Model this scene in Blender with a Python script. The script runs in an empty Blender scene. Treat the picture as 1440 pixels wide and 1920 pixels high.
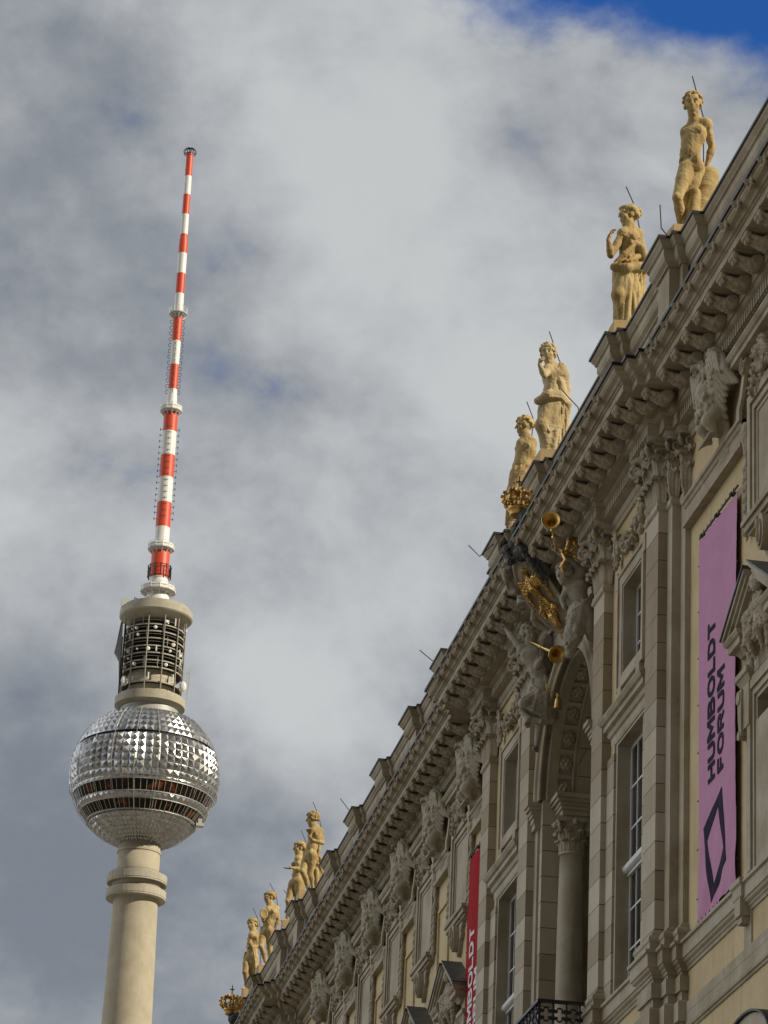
import bpy, math, random
import numpy as np
from mathutils import Matrix, Vector
R = math.radians
rng = random.Random(7)
scene = bpy.context.scene
col = scene.collection

# ------------------------------------------------------------------ camera
cam_d = bpy.data.cameras.new("camera"); cam = bpy.data.objects.new("camera", cam_d); col.objects.link(cam)
cam_d.sensor_width = 36; cam_d.lens = 6183 / 1920 * 36
cam_d.clip_start = 1; cam_d.clip_end = 30000
cam.matrix_world = Matrix(((0.98411558, -0.10413053, -0.14378235, 0),
                           (-0.17260303, -0.371757, -0.91214304, 0),
                           (0.04152984, 0.92247145, -0.3838251, 1.6), (0, 0, 0, 1)))
scene.camera = cam

# ------------------------------------------------------------------ sun + sky
SUN_EL, SUN_AZ = R(32), R(57)                 # azimuth: from behind the camera (-Y) towards +X
sd = Vector((math.sin(SUN_AZ) * math.cos(SUN_EL), -math.cos(SUN_AZ) * math.cos(SUN_EL), math.sin(SUN_EL)))
sun_d = bpy.data.lights.new("sun", 'SUN'); sun_d.energy = 5.0; sun_d.angle = R(0.5); sun_d.color = (1, .9, .72)
sun = bpy.data.objects.new("sun", sun_d); col.objects.link(sun)
sun.rotation_euler = sd.to_track_quat('Z', 'Y').to_euler()

scene.cycles.diffuse_bounces = 2; scene.cycles.max_bounces = 6
scene.view_settings.view_transform = 'Standard'; scene.view_settings.look = 'None'
scene.view_settings.exposure = 0; scene.view_settings.gamma = 1; scene.view_settings.use_curve_mapping = False

CAM_M = np.array([[0.98411558, -0.10413053, -0.14378235], [-0.17260303, -0.371757, -0.91214304], [0.04152984, 0.92247145, -0.3838251]])
def sky_dir(x, y):                             # direction of a place in the sky
    v = CAM_M @ np.array([x - 720, 960 - y, -6183.]); return v / np.linalg.norm(v)

class NT:
    def __init__(s, tree): s.t = tree; s.n = tree.nodes; s.l = tree.links
    def new(s, typ, **kw):
        n = s.n.new(typ)
        for k, v in kw.items(): setattr(n, k, v)
        return n
    def put(s, sock, v):
        if hasattr(v, 'is_output') or hasattr(v, 'links'): s.l.new(v, sock)
        else: sock.default_value = v
    def math(s, op, a, b=None, c=None, clamp=False):
        n = s.new('ShaderNodeMath', operation=op); n.use_clamp = clamp
        for i, v in enumerate((a, b, c)):
            if v is not None: s.put(n.inputs[i], v)
        return n.outputs[0]
    def vmath(s, op, a, b=None):
        n = s.new('ShaderNodeVectorMath', operation=op); s.put(n.inputs[0], a)
        if b is not None: s.put(n.inputs[1], b)
        return n
    def noise(s, vec, scale, detail=4, rough=.55, dist=0.):
        n = s.new('ShaderNodeTexNoise'); s.l.new(vec, n.inputs['Vector'])
        n.inputs['Scale'].default_value = scale; n.inputs['Detail'].default_value = detail
        n.inputs['Roughness'].default_value = rough; n.inputs['Distortion'].default_value = dist
        return n.outputs[0]
    def mix(s, f, a, b, mode='MIX'):
        n = s.new('ShaderNodeMix', data_type='RGBA', blend_type=mode)
        s.put(n.inputs[0], f); s.put(n.inputs[6], a); s.put(n.inputs[7], b); return n.outputs[2]
    def ramp(s, f, stops):
        n = s.new('ShaderNodeMapRange'); n.interpolation_type = 'SMOOTHSTEP'
        s.put(n.inputs[0], f); n.inputs[1].default_value, n.inputs[2].default_value, n.inputs[3].default_value, n.inputs[4].default_value = stops
        return n.outputs[0]
def c4(c): return (c[0], c[1], c[2], 1)

world = bpy.data.worlds.new("World"); scene.world = world; world.use_nodes = True
w = NT(world.node_tree); w.n.clear()
sky = w.new('ShaderNodeTexSky', sky_type='NISHITA'); sky.sun_disc = False
sky.sun_elevation = SUN_EL; sky.sun_rotation = math.atan2(sd.x, sd.y); sky.altitude = 50
geo = w.new('ShaderNodeTexCoord').outputs['Generated']
def blob(x, y, r0, r1):                        # 1 inside an angular radius r0 (image-size units), 0 outside r1
    d = w.vmath('DISTANCE', geo, tuple(sky_dir(x, y))).outputs['Value']
    return w.ramp(d, (r0 / 6183, r1 / 6183, 1., 0.))
def stretch(sx, sy, sz, off=0):
    m = w.new('ShaderNodeMapping'); m.inputs['Scale'].default_value = (sx, sy, sz); m.inputs['Location'].default_value = (off, off * 1.7, off * .6)
    w.l.new(geo, m.inputs['Vector']); return m.outputs[0]
nA = w.noise(stretch(1, 1, 1.25), 9, 9, .56, .12)
nB = w.noise(stretch(1, 1, 1.3, 3.1), 24, 9, .58, .15)
nC = w.noise(stretch(1, 1, 1.5, 5.7), 5, 2, .5)
v = w.math('MULTIPLY_ADD', nA, 1.0, w.math('MULTIPLY_ADD', nB, .50, w.math('MULTIPLY', nC, .45)))      # about .93
v = w.math('ADD', v, -.965)
for (x, y, r0, r1, a) in [(560, 1330, 0, 260, .13), (120, 1250, 100, 700, .02), (640, 200, 60, 420, .07), (900, 560, 80, 520, .05), (120, 1000, 0, 420, .08),
                          (330, 1850, 60, 560, -.20), (0, 1560, 100, 620, -.13), (120, 520, 40, 330, -.10), (480, 560, 20, 240, -.03), (0, 0, 100, 520, -.13), (440, 1060, 60, 330, -.02), (800, 1000, 0, 300, .05), (1150, 60, 0, 420, .02)]:
    v = w.math('MULTIPLY_ADD', blob(x, y, r0, r1), a, v)
bright = w.ramp(v, (-.32, .24, .0, 1.))
cA = w.mix(bright, c4((.185, .208, .245)), c4((.52, .535, .545)))
n = w.math('ADD', nA, w.math('MULTIPLY', nB, .6))
hole = w.math('ADD', w.math('MULTIPLY', blob(1420, -120, 60, 350), 1.1), w.math('MULTIPLY', blob(900, -130, 60, 300), 1.0))
hole = w.math('ADD', hole, w.math('MULTIPLY', blob(1160, -150, 60, 330), 1.0))
hole = w.math('ADD', hole, w.math('MULTIPLY', blob(215, 590, 0, 170), .03))
hole = w.ramp(w.math('ADD', hole, w.math('MULTIPLY_ADD', n, -2.4, 1.85)), (.18, 1.0, 0., 1.))
ntop = w.new('ShaderNodeSeparateXYZ'); w.l.new(geo, ntop.inputs[0])
# directional sky gain added to light the facade: brighter northern side, dimmed behind camera
sky_gain = w.math('MULTIPLY_ADD', ntop.outputs[1], .5, .62)
sky_gain = w.math('MULTIPLY_ADD', w.math('MULTIPLY', w.math('MAXIMUM', w.math('MULTIPLY_ADD', ntop.outputs[0], -1., -.06), 0.), w.math('MULTIPLY_ADD', ntop.outputs[1], 1.3, .8, clamp=True)), 3.0, sky_gain)
sky_gain = w.math('MAXIMUM', sky_gain, .12)
blue = w.mix(1., sky.outputs[0], c4((.02, .060, .128)), 'MULTIPLY')
cfin = w.mix(hole, w.vmath('SCALE', cA).outputs[0], blue)
for nd in w.n:
    if nd.bl_idname == 'ShaderNodeVectorMath' and nd.operation == 'SCALE': w.l.new(sky_gain, nd.inputs[3])
bg = w.new('ShaderNodeBackground'); w.l.new(cfin, bg.inputs[0]); bg.inputs[1].default_value = 1.0
w.l.new(bg.outputs[0], w.new('ShaderNodeOutputWorld').inputs[0])

# ------------------------------------------------------------------ materials
def mat(name, base, rough=.8, var=.25, scale=2.5, tint=None, metal=0., bump=.0, bscale=30, streak=0., spec=.3, fine=.12):
    m = bpy.data.materials.new(name); m.use_nodes = True
    t = NT(m.node_tree); b = t.n['Principled BSDF']; geo = t.new('ShaderNodeNewGeometry').outputs['Position']
    tint = tint or tuple(x * .55 for x in base)
    f = t.noise(geo, scale, 6, .6, .3)
    f2 = t.noise(geo, scale * 9, 3, .6)
    c = t.mix(t.ramp(f, (.35, .72, 0., var * 2)), c4(base), c4(tint))
    c = t.mix(t.math('MULTIPLY', f2, fine * 2), c, c4(tuple(x * .4 for x in base)))
    if streak:
        mp = t.new('ShaderNodeMapping'); mp.inputs['Scale'].default_value = (3.2, 3.2, .22); t.l.new(geo, mp.inputs[0])
        s = t.ramp(t.noise(mp.outputs[0], 1.6, 5, .65), (.5, .78, 0., streak))
        c = t.mix(s, c, c4(tuple(x * .38 for x in base)))
    t.l.new(c, b.inputs['Base Color'])
    t.put(b.inputs['Roughness'], t.math('MULTIPLY_ADD', f2, .25, rough - .12))
    b.inputs['Metallic'].default_value = metal; b.inputs['Specular IOR Level'].default_value = spec
    if bump:
        bn = t.new('ShaderNodeBump'); bn.inputs['Strength'].default_value = bump; bn.inputs['Distance'].default_value = .02
        t.l.new(t.noise(geo, bscale, 5, .6), bn.inputs['Height']); t.l.new(bn.outputs[0], b.inputs['Normal'])
    return m
def ashlar(name, bw, bh, offset, base=(.475, .425, .33)):
    m = mat(name, base, .85, .2, 1.1, (.35, .285, .19), bump=.12, bscale=45, streak=.28)
    t = NT(m.node_tree); b = t.n['Principled BSDF']
    p = t.new('ShaderNodeNewGeometry').outputs['Position']; s = t.new('ShaderNodeSeparateXYZ'); t.l.new(p, s.inputs[0])
    cmb = t.new('ShaderNodeCombineXYZ'); t.l.new(t.math('ADD', s.outputs[0], s.outputs[1]), cmb.inputs[0]); t.l.new(s.outputs[2], cmb.inputs[1])
    br = t.new('ShaderNodeTexBrick'); t.l.new(cmb.outputs[0], br.inputs['Vector'])
    br.offset = offset; br.inputs['Scale'].default_value = 1; br.inputs['Brick Width'].default_value = bw; br.inputs['Row Height'].default_value = bh
    br.inputs['Mortar Size'].default_value = .009; br.inputs['Mortar Smooth'].default_value = 0; br.inputs['Bias'].default_value = 0
    br.inputs['Color1'].default_value = (1.12, 1.12, 1.15, 1); br.inputs['Color2'].default_value = (.66, .61, .54, 1); br.inputs['Mortar'].default_value = (.22, .2, .17, 1)
    src = b.inputs['Base Color'].links[0].from_socket
    t.l.new(t.mix(1., src, br.outputs['Color'], 'MULTIPLY'), b.inputs['Base Color'])
    return m
def plain(name, base, rough=.5, metal=0., spec=.5):
    m = bpy.data.materials.new(name); m.use_nodes = True
    t = NT(m.node_tree); b = t.n['Principled BSDF']; geo = t.new('ShaderNodeNewGeometry').outputs['Position']
    f = t.noise(geo, 3., 5, .6)
    t.l.new(t.mix(t.math('MULTIPLY', f, .5), c4(base), c4(tuple(x * .62 for x in base))), b.inputs['Base Color'])
    t.put(b.inputs['Roughness'], t.math('MULTIPLY_ADD', f, .2, rough - .1)); b.inputs['Metallic'].default_value = metal
    b.inputs['Specular IOR Level'].default_value = spec
    return m
M = dict(
    stone=mat('sandstone', (.455, .405, .31), .85, .45, 1.0, (.29, .235, .15), bump=.2, bscale=36, streak=.5),
    carved=mat('carved_sandstone', (.44, .39, .30), .88, .3, 3., (.27, .20, .115), bump=.5, bscale=38),
    plaster=mat('ochre_plaster', (.60, .485, .285), .9, .3, .9, (.44, .34, .18), bump=.1, bscale=40, streak=.45),
    pil=ashlar('ashlar_blocks', 40., .56, 0.), wallblock=ashlar('ashlar_wall', 1.25, .58, .5),
    statue=mat('statue_sandstone', (.53, .405, .19), .88, .5, 1.6, (.33, .21, .085), bump=.6, bscale=22, streak=.6, fine=.2),
    pale=mat('pale_statue_sandstone', (.56, .45, .26), .85, .45, 1.6, (.36, .26, .12), bump=.5, bscale=22, streak=.45, fine=.2),
    plinth=mat('plinth_stone', (.52, .38, .2), .9, .3, 3., (.38, .25, .12)),
    flash=plain('dark_metal_flashing', (.012, .011, .014), .5, .0, .4),
    zinc=mat('weathered_zinc', (.05, .05, .052), .5, .35, 5., (.14, .14, .13), spec=.5),
    gold=plain('gilding', (.84, .58, .20), .36, 1.), gild=mat('old_gilding', (.78, .50, .17), .38, .35, 9., (.34, .19, .055), metal=.9),
    patina=mat('dark_patina', (.085, .085, .082), .6, .3, 6., (.045, .045, .045), spec=.4),
    greyc=mat('grey_carved_stone', (.44, .40, .325), .8, .35, 2.2, (.20, .17, .12), bump=.3, bscale=30),
    eagle=mat('eagle_stone', (.45, .41, .315), .85, .3, 3., (.32, .27, .19), bump=.3, bscale=34), cage=mat('dirty_cage_paint', (.33, .315, .265), .8, .4, .5, (.22, .21, .18)),
    frame=plain('white_window_paint', (.74, .74, .72), .45), iron=plain('black_iron', (.012, .012, .013), .45),
    conc=mat('tower_concrete', (.47, .425, .325), .85, .4, .25, (.37, .325, .235), streak=.45, fine=.12, bump=.3, bscale=3),
    pconc=mat('pale_concrete', (.47, .44, .355), .8, .35, .3, (.34, .31, .24), fine=.12, streak=.4),
    white=plain('white_mast_paint', (.80, .80, .78), .45), red=plain('red_mast_paint', (.66, .075, .028), .5),
    grey=plain('grey_metal_paint', (.50, .51, .49), .5), dark=plain('dark_interior', (.016, .016, .016), .7), steelbar=plain('steel_bar', (.46, .46, .43), .45, .3),
    pink=plain('pink_cloth', (.54, .27, .42), .8, 0, .1), redc=plain('red_cloth', (.36, .004, .008), .8, 0, .1), ink=plain('dark_print', (.018, .012, .035), .8, 0, .1), wprint=plain('pale_print', (.75, .70, .70), .8, 0, .1),
    lawn=mat('gravel_plaza', (.25, .23, .195), .95, .3, .3))
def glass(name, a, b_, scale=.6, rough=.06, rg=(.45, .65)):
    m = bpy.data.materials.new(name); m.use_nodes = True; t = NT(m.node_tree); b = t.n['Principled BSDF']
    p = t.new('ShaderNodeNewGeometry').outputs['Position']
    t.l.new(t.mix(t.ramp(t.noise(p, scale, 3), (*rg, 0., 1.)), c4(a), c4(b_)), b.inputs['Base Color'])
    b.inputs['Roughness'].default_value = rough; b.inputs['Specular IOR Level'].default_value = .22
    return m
M['glass'] = glass('dark_glass', (.012, .013, .014), (.03, .032, .034))
M['amber'] = glass('bronze_glass', (.010, .006, .004), (.15, .045, .012), .35, .12, (.56, .72))  # orange patches in the pane colour stand for sun reflections
def facet_steel():
    m = bpy.data.materials.new('facet_steel'); m.use_nodes = True; t = NT(m.node_tree); b = t.n['Principled BSDF']
    p = t.new('ShaderNodeNewGeometry').outputs['Position']
    f = t.ramp(t.noise(p, .8, 5, .7), (.3, .7, 0., 1.)); f2 = t.noise(p, 3, 3)
    t.l.new(t.mix(f, c4((.36, .36, .36)), c4((.52, .52, .52))), b.inputs['Base Color'])
    t.put(b.inputs['Roughness'], t.math('MULTIPLY_ADD', f2, .10, .27)); b.inputs['Metallic'].default_value = 1
    return m
M['steel'] = facet_steel()

# ------------------------------------------------------------------ mesh builder
class MB:
    def __init__(s): s.v = []; s.f = []
    def add(s, vs, fs):
        o = len(s.v); s.v += [tuple(p) for p in vs]; s.f += [tuple(i + o for i in f) for f in fs]; return s
    def box(s, x0, x1, y0, y1, z0, z1):
        if x0 > x1: x0, x1 = x1, x0
        if y0 > y1: y0, y1 = y1, y0
        if z0 > z1: z0, z1 = z1, z0
        return s.add([(x0, y0, z0), (x1, y0, z0), (x1, y1, z0), (x0, y1, z0), (x0, y0, z1), (x1, y0, z1), (x1, y1, z1), (x0, y1, z1)],
                     [(0, 3, 2, 1), (4, 5, 6, 7), (0, 1, 5, 4), (1, 2, 6, 5), (2, 3, 7, 6), (3, 0, 4, 7)])
    def prism(s, poly, f0, f1):                # poly of 2-D points; f0/f1 map a 2-D point to 3-D (front, back)
        n = len(poly); o = [f0(*p) for p in poly] + [f1(*p) for p in poly]
        return s.add(o, [tuple(range(n)), tuple(range(2 * n - 1, n - 1, -1))] + [(i, i + n, (i + 1) % n + n, (i + 1) % n) for i in range(n)])
    def tube(s, pts, r, n=6, cap=True):
        pts = [Vector(p) for p in pts]; rs = r if isinstance(r, (list, tuple)) else [r] * len(pts); vs = []; fs = []
        for i, p in enumerate(pts):
            d = (pts[min(i + 1, len(pts) - 1)] - pts[max(i - 1, 0)]).normalized()
            a = d.cross(Vector((0, 0, 1)) if abs(d.z) < .9 else Vector((1, 0, 0))).normalized(); b = d.cross(a)
            for k in range(n):
                t = 2 * math.pi * k / n; vs.append(p + (a * math.cos(t) + b * math.sin(t)) * rs[i])
        for i in range(len(pts) - 1):
            for k in range(n): fs.append((i * n + k, i * n + (k + 1) % n, (i + 1) * n + (k + 1) % n, (i + 1) * n + k))
        if cap: fs += [tuple(range(n - 1, -1, -1)), tuple(range((len(pts) - 1) * n, len(pts) * n))]
        return s.add(vs, fs)
    def lathe(s, prof, n=48, c=(0, 0, 0), a0=0, a1=2 * math.pi, axis='z'):
        full = abs(a1 - a0 - 2 * math.pi) < 1e-6; m = n if full else n + 1; vs = []; fs = []; L = len(prof)
        for k in range(m):
            t = a0 + (a1 - a0) * k / n
            for r, z in prof:
                p = (r * math.cos(t), r * math.sin(t), z)
                if axis == 'y': p = (p[0], p[2], p[1])
                if axis == 'x': p = (p[2], p[0], p[1])
                vs.append((p[0] + c[0], p[1] + c[1], p[2] + c[2]))
        for k in range(n):
            k2 = (k + 1) % m
            for i in range(L - 1): fs.append((k * L + i, k2 * L + i, k2 * L + i + 1, k * L + i + 1))
        return s.add(vs, fs)
    def ell(s, c, r, n=10, m=7):
        vs = [(c[0], c[1], c[2] - r[2])]; fs = []
        for i in range(1, m):
            ph = -math.pi / 2 + math.pi * i / m
            for k in range(n):
                t = 2 * math.pi * k / n; vs.append((c[0] + r[0] * math.cos(ph) * math.cos(t), c[1] + r[1] * math.cos(ph) * math.sin(t), c[2] + r[2] * math.sin(ph)))
        vs.append((c[0], c[1], c[2] + r[2])); T = len(vs) - 1
        for k in range(n): fs.append((0, 1 + (k + 1) % n, 1 + k)); fs.append((T, T - n + k, T - n + (k + 1) % n))
        for i in range(m - 2):
            for k in range(n): fs.append((1 + i * n + k, 1 + i * n + (k + 1) % n, 1 + (i + 1) * n + (k + 1) % n, 1 + (i + 1) * n + k))
        return s.add(vs, fs)
    def sweep(s, prof, path, closed=True):     # prof: (d outward, z); path: plan points, outward = left-turned direction
        P = [Vector(p) for p in path]; off = []
        for i in range(len(P)):
            ns = []
            if i > 0: d = (P[i] - P[i - 1]).normalized(); ns.append(Vector((-d.y, d.x)))
            if i < len(P) - 1: d = (P[i + 1] - P[i]).normalized(); ns.append(Vector((-d.y, d.x)))
            off.append(ns[0] if len(ns) == 1 else (ns[0] + ns[1]) / (1 + ns[0].dot(ns[1])))
        L = len(prof); vs = []; fs = []
        for p, o in zip(P, off):
            for d, z in prof: vs.append((p.x + o.x * d, p.y + o.y * d, z))
        for i in range(len(P) - 1):
            for j in range(L if closed else L - 1):
                j2 = (j + 1) % L; fs.append((i * L + j, (i + 1) * L + j, (i + 1) * L + j2, i * L + j2))
        if closed: fs += [tuple(range(L)), tuple(range(len(P) * L - 1, (len(P) - 1) * L - 1, -1))]
        return s.add(vs, fs)
    def mesh(s, name, smooth=False):
        me = bpy.data.meshes.new(name); me.from_pydata(s.v, [], s.f); me.validate()
        import bmesh
        bm = bmesh.new(); bm.from_mesh(me); bmesh.ops.recalc_face_normals(bm, faces=bm.faces); bm.to_mesh(me); bm.free()
        if smooth: me.shade_smooth()
        return me

def thing(name, label, cat, loc=(0, 0, 0), group=None, kind=None):
    o = bpy.data.objects.new(name, None); col.objects.link(o); o.location = loc; o.empty_display_size = .5
    o['label'] = label; o['category'] = cat
    if group: o['group'] = group
    if kind: o['kind'] = kind
    return o
def part(name, g, m, parent, loc=(0, 0, 0), smooth=False, label=None, world=True):
    """one mesh object; parented with the parent's translation undone when world=True"""
    me = g.mesh(name, smooth) if isinstance(g, MB) else g
    if m and not me.materials: me.materials.append(M[m] if isinstance(m, str) else m)
    o = bpy.data.objects.new(name, me); col.objects.link(o); o.location = loc
    if parent:
        o.parent = parent
        if world: o.matrix_parent_inverse = Matrix.Translation(-parent.location)
    if label: o['label'] = label
    return o
def single(name, g, m, label, cat, loc=(0, 0, 0), group=None, kind=None, smooth=False):
    me = g.mesh(name, smooth) if isinstance(g, MB) else g
    if not me.materials: me.materials.append(M[m] if isinstance(m, str) else m)
    o = bpy.data.objects.new(name, me); col.objects.link(o); o.location = loc
    if kind: o['kind'] = kind
    else:
        o['label'] = label; o['category'] = cat
    if group: o['group'] = group
    return o

# ------------------------------------------------------------------ implicit surfaces for carved figures
class SDF:
    def __init__(s, lo, hi, h):
        s.h = h; s.lo = np.array(lo, float); n = np.ceil((np.array(hi) - s.lo) / h).astype(int) + 1; s.n = n
        s.ax = [(s.lo[i] + np.arange(n[i]) * h).astype(np.float32) for i in range(3)]
        s.D = np.full(n, .4, np.float32)
    def win(s, lo, hi):
        a = np.clip(np.floor((np.array(lo) - s.lo) / s.h).astype(int), 0, s.n - 1); b = np.clip(np.ceil((np.array(hi) - s.lo) / s.h).astype(int) + 1, 1, s.n)
        sl = tuple(slice(i, max(j, i + 1)) for i, j in zip(a, b))
        return sl, s.ax[0][sl[0]][:, None, None], s.ax[1][sl[1]][None, :, None], s.ax[2][sl[2]][None, None, :]
    def put(s, sl, d, k, sub):
        D = s.D[sl]
        if sub: d = -d; h = np.clip(.5 - .5 * (D - d) / k, 0, 1); s.D[sl] = D + (d - D) * h + k * h * (1 - h)
        else: h = np.clip(.5 + .5 * (d - D) / k, 0, 1); s.D[sl] = d + (D - d) * h - k * h * (1 - h)
    def cone(s, a, b, ra, rb=None, k=.04, sub=False, fold=None):
        rb = ra if rb is None else rb; a = np.array(a, float); b = np.array(b, float); m = max(ra, rb) + k + 4 * s.h
        sl, x, y, z = s.win(np.minimum(a, b) - m, np.maximum(a, b) + m); ba = b - a; L = max(ba @ ba, 1e-9)
        t = np.clip(((x - a[0]) * ba[0] + (y - a[1]) * ba[1] + (z - a[2]) * ba[2]) / L, 0, 1)
        d = np.sqrt((x - a[0] - t * ba[0]) ** 2 + (y - a[1] - t * ba[1]) ** 2 + (z - a[2] - t * ba[2]) ** 2) - (ra + (rb - ra) * t)
        if fold: d = d + fold[0] * np.sin(fold[1] * np.arctan2(y - a[1] - t * ba[1], x - a[0] - t * ba[0]) + fold[2] * t)
        s.put(sl, d, k, sub); return s
    def chain(s, pts, rs, k=.04, **kw):
        for i in range(len(pts) - 1): s.cone(pts[i], pts[i + 1], rs[i], rs[i + 1], k, **kw)
        return s
    def ell(s, c, r, k=.04, sub=False, ax=None):
        c = np.array(c, float); r = np.array(r, float); m = r.max() + k + 4 * s.h; sl, x, y, z = s.win(c - m, c + m)
        x, y, z = x - c[0], y - c[1], z - c[2]
        if ax is not None:                     # ax: 3 unit rows
            A = np.array(ax, float); x, y, z = (A[i, 0] * x + A[i, 1] * y + A[i, 2] * z for i in range(3))
        q0 = np.sqrt((x / r[0]) ** 2 + (y / r[1]) ** 2 + (z / r[2]) ** 2); q1 = np.sqrt((x / r[0] ** 2) ** 2 + (y / r[1] ** 2) ** 2 + (z / r[2] ** 2) ** 2) + 1e-9
        s.put(sl, q0 * (q0 - 1) / q1, k, sub); return s
    def ripple(s, amp, f, p0=None, p1=None):
        x, y, z = s.ax[0][:, None, None], s.ax[1][None, :, None], s.ax[2][None, None, :]
        ph = f[0] * x + f[1] * y + f[2] * z
        s.D += amp * np.sin(ph + 1.4 * np.sin(.37 * ph + 2.3 * z) + 1.1 * np.sin(3.1 * z + 1.7 * x)); return s
    def lumps(s, amp, f):
        x, y, z = s.ax[0][:, None, None], s.ax[1][None, :, None], s.ax[2][None, None, :]
        s.D += amp * np.sin(f * x + 2 * np.sin(f * .31 * z)) * np.sin(f * y + 1.3) * np.sin(f * z + 2 * np.sin(f * .27 * x)); return s
    def carve(s, amp, f, seed=1, n=6):         # chisel grooves in several directions
        r = np.random.RandomState(seed); x, y, z = s.ax[0][:, None, None], s.ax[1][None, :, None], s.ax[2][None, None, :]; acc = 0
        for i in range(n):
            v = r.normal(size=3); v *= f * (.7 + .6 * r.rand()) / np.linalg.norm(v); w_ = r.normal(size=3) * f * .3; acc = acc + (1 - 2 * np.abs(np.sin(v[0] * x + v[1] * y + v[2] * z + r.rand() * 6 + 1.2 * np.sin(w_[0] * x + w_[1] * y + w_[2] * z)))) 
        s.D -= (amp * acc / n ** .5).astype(np.float32); return s
    def clip(s, axis, val, above=True):        # keep only one side of a plane
        ax = s.ax[axis]; d = (val - ax) if above else (ax - val); sh = [1, 1, 1]; sh[axis] = len(ax)
        s.D = np.maximum(s.D, d.reshape(sh).astype(np.float32)); return s
    def mesh(s, name):
        D = s.D; D[0] = D[-1] = .3; D[:, 0] = D[:, -1] = .3; D[:, :, 0] = D[:, :, -1] = .3
        n = np.array(D.shape) - 1; ins = D < 0
        cs = [(i, j, k) for i in (0, 1) for j in (0, 1) for k in (0, 1)]
        cnt = sum(ins[i:i + n[0], j:j + n[1], k:k + n[2]].astype(np.int8) for i, j, k in cs)
        act = (cnt > 0) & (cnt < 8); I = np.argwhere(act); idx = np.full(n, -1, np.int64); idx[act] = np.arange(len(I))
        acc = np.zeros((len(I), 3)); num = np.zeros(len(I))
        for a in cs:
            for ax in range(3):
                if a[ax]: continue
                b = list(a); b[ax] = 1
                da = D[I[:, 0] + a[0], I[:, 1] + a[1], I[:, 2] + a[2]]; db = D[I[:, 0] + b[0], I[:, 1] + b[1], I[:, 2] + b[2]]
                cr = (da < 0) != (db < 0); t = np.where(cr, da / np.where(cr, da - db, 1), 0)
                p = np.array(a, float)[None].repeat(len(I), 0); p[:, ax] = t
                acc += p * cr[:, None]; num += cr
        V = (I + acc / num[:, None]) * s.h + s.lo; F = []
        for ax in range(3):
            u, v = [(1, 2), (2, 0), (0, 1)][ax]
            sl0 = [slice(1, -1)] * 3; sl1 = [slice(1, -1)] * 3; sl0[ax] = slice(0, -1); sl1[ax] = slice(1, None)
            A, B = ins[tuple(sl0)], ins[tuple(sl1)]
            for flip, E in ((False, np.argwhere(A & ~B)), (True, np.argwhere(~A & B))):
                if not len(E): continue
                E = E.copy(); E[:, u] += 1; E[:, v] += 1
                q = []
                for du, dv in ((-1, -1), (0, -1), (0, 0), (-1, 0)):
                    e = E.copy(); e[:, u] += du; e[:, v] += dv; q.append(idx[e[:, 0], e[:, 1], e[:, 2]])
                q = np.stack(q, 1); F.append(q[:, ::-1] if flip else q)
        F = np.concatenate(F); me = bpy.data.meshes.new(name)
        me.vertices.add(len(V)); me.vertices.foreach_set('co', V.astype(np.float32).ravel())
        me.loops.add(len(F) * 4); me.loops.foreach_set('vertex_index', F.astype(np.int32).ravel())
        me.polygons.add(len(F)); me.polygons.foreach_set('loop_start', np.arange(0, len(F) * 4, 4, dtype=np.int32)); me.polygons.foreach_set('loop_total', np.full(len(F), 4, np.int32))
        me.update(calc_edges=True); me.validate(); me.shade_smooth(); return me
def V3(*a): return np.array(a, float)
def unit(v): v = np.array(v, float); return v / (np.linalg.norm(v) + 1e-9)

# ------------------------------------------------------------------ ground
g = MB(); g.add([(-6000, -6000, 0), (6000, -6000, 0), (6000, 6000, 0), (-6000, 6000, 0)], [(0, 1, 2, 3)])
single('ground', g, 'lawn', None, None, kind='structure')

# ------------------------------------------------------------------ palace
XW, XP, XB = 14.79, 14.33, 14.52               # recessed wall, pilaster front, portal bay wall
PY0, PY1, P2 = 56.29, 74.65, 105.6             # the portal's ends, start of the second portal
CZ = 65.47                                     # portal axis
NEAR, FAR, PITCH = 50.75, 78.4, 4.79
palace = thing('palace', 'long baroque sandstone palace facade with ochre plaster, rows of windows and a heavy cornice', 'palace', (16, 65, 0))
def pp(name, g, m, **kw): return part(name, g, m, kw.pop('parent', palace), **kw)
def steps(y): return [(XW, y), (XW - .11, y), (XW - .11, y + .34), (XW - .28, y + .34), (XW - .28, y + .71), (XP, y + .71)]
def mir(pts): return [(x, 2 * CZ - y) for x, y in reversed(pts)]
pathA = [(XW, 30)] + steps(PY0) + mir(steps(PY0)) + steps(P2) + [(XP, 128)]
rec = [(XP, 58.02), (XB, 58.02), (XB, 61.34), (XP, 61.34), (XP, 62.48), (XB, 62.48)]
pathB = [(XW, 30)] + steps(PY0) + rec + mir(rec) + mir(steps(PY0)) + steps(P2) + [(x, y + P2 - PY0) for x, y in rec] + [(XB, 128)]

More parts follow.
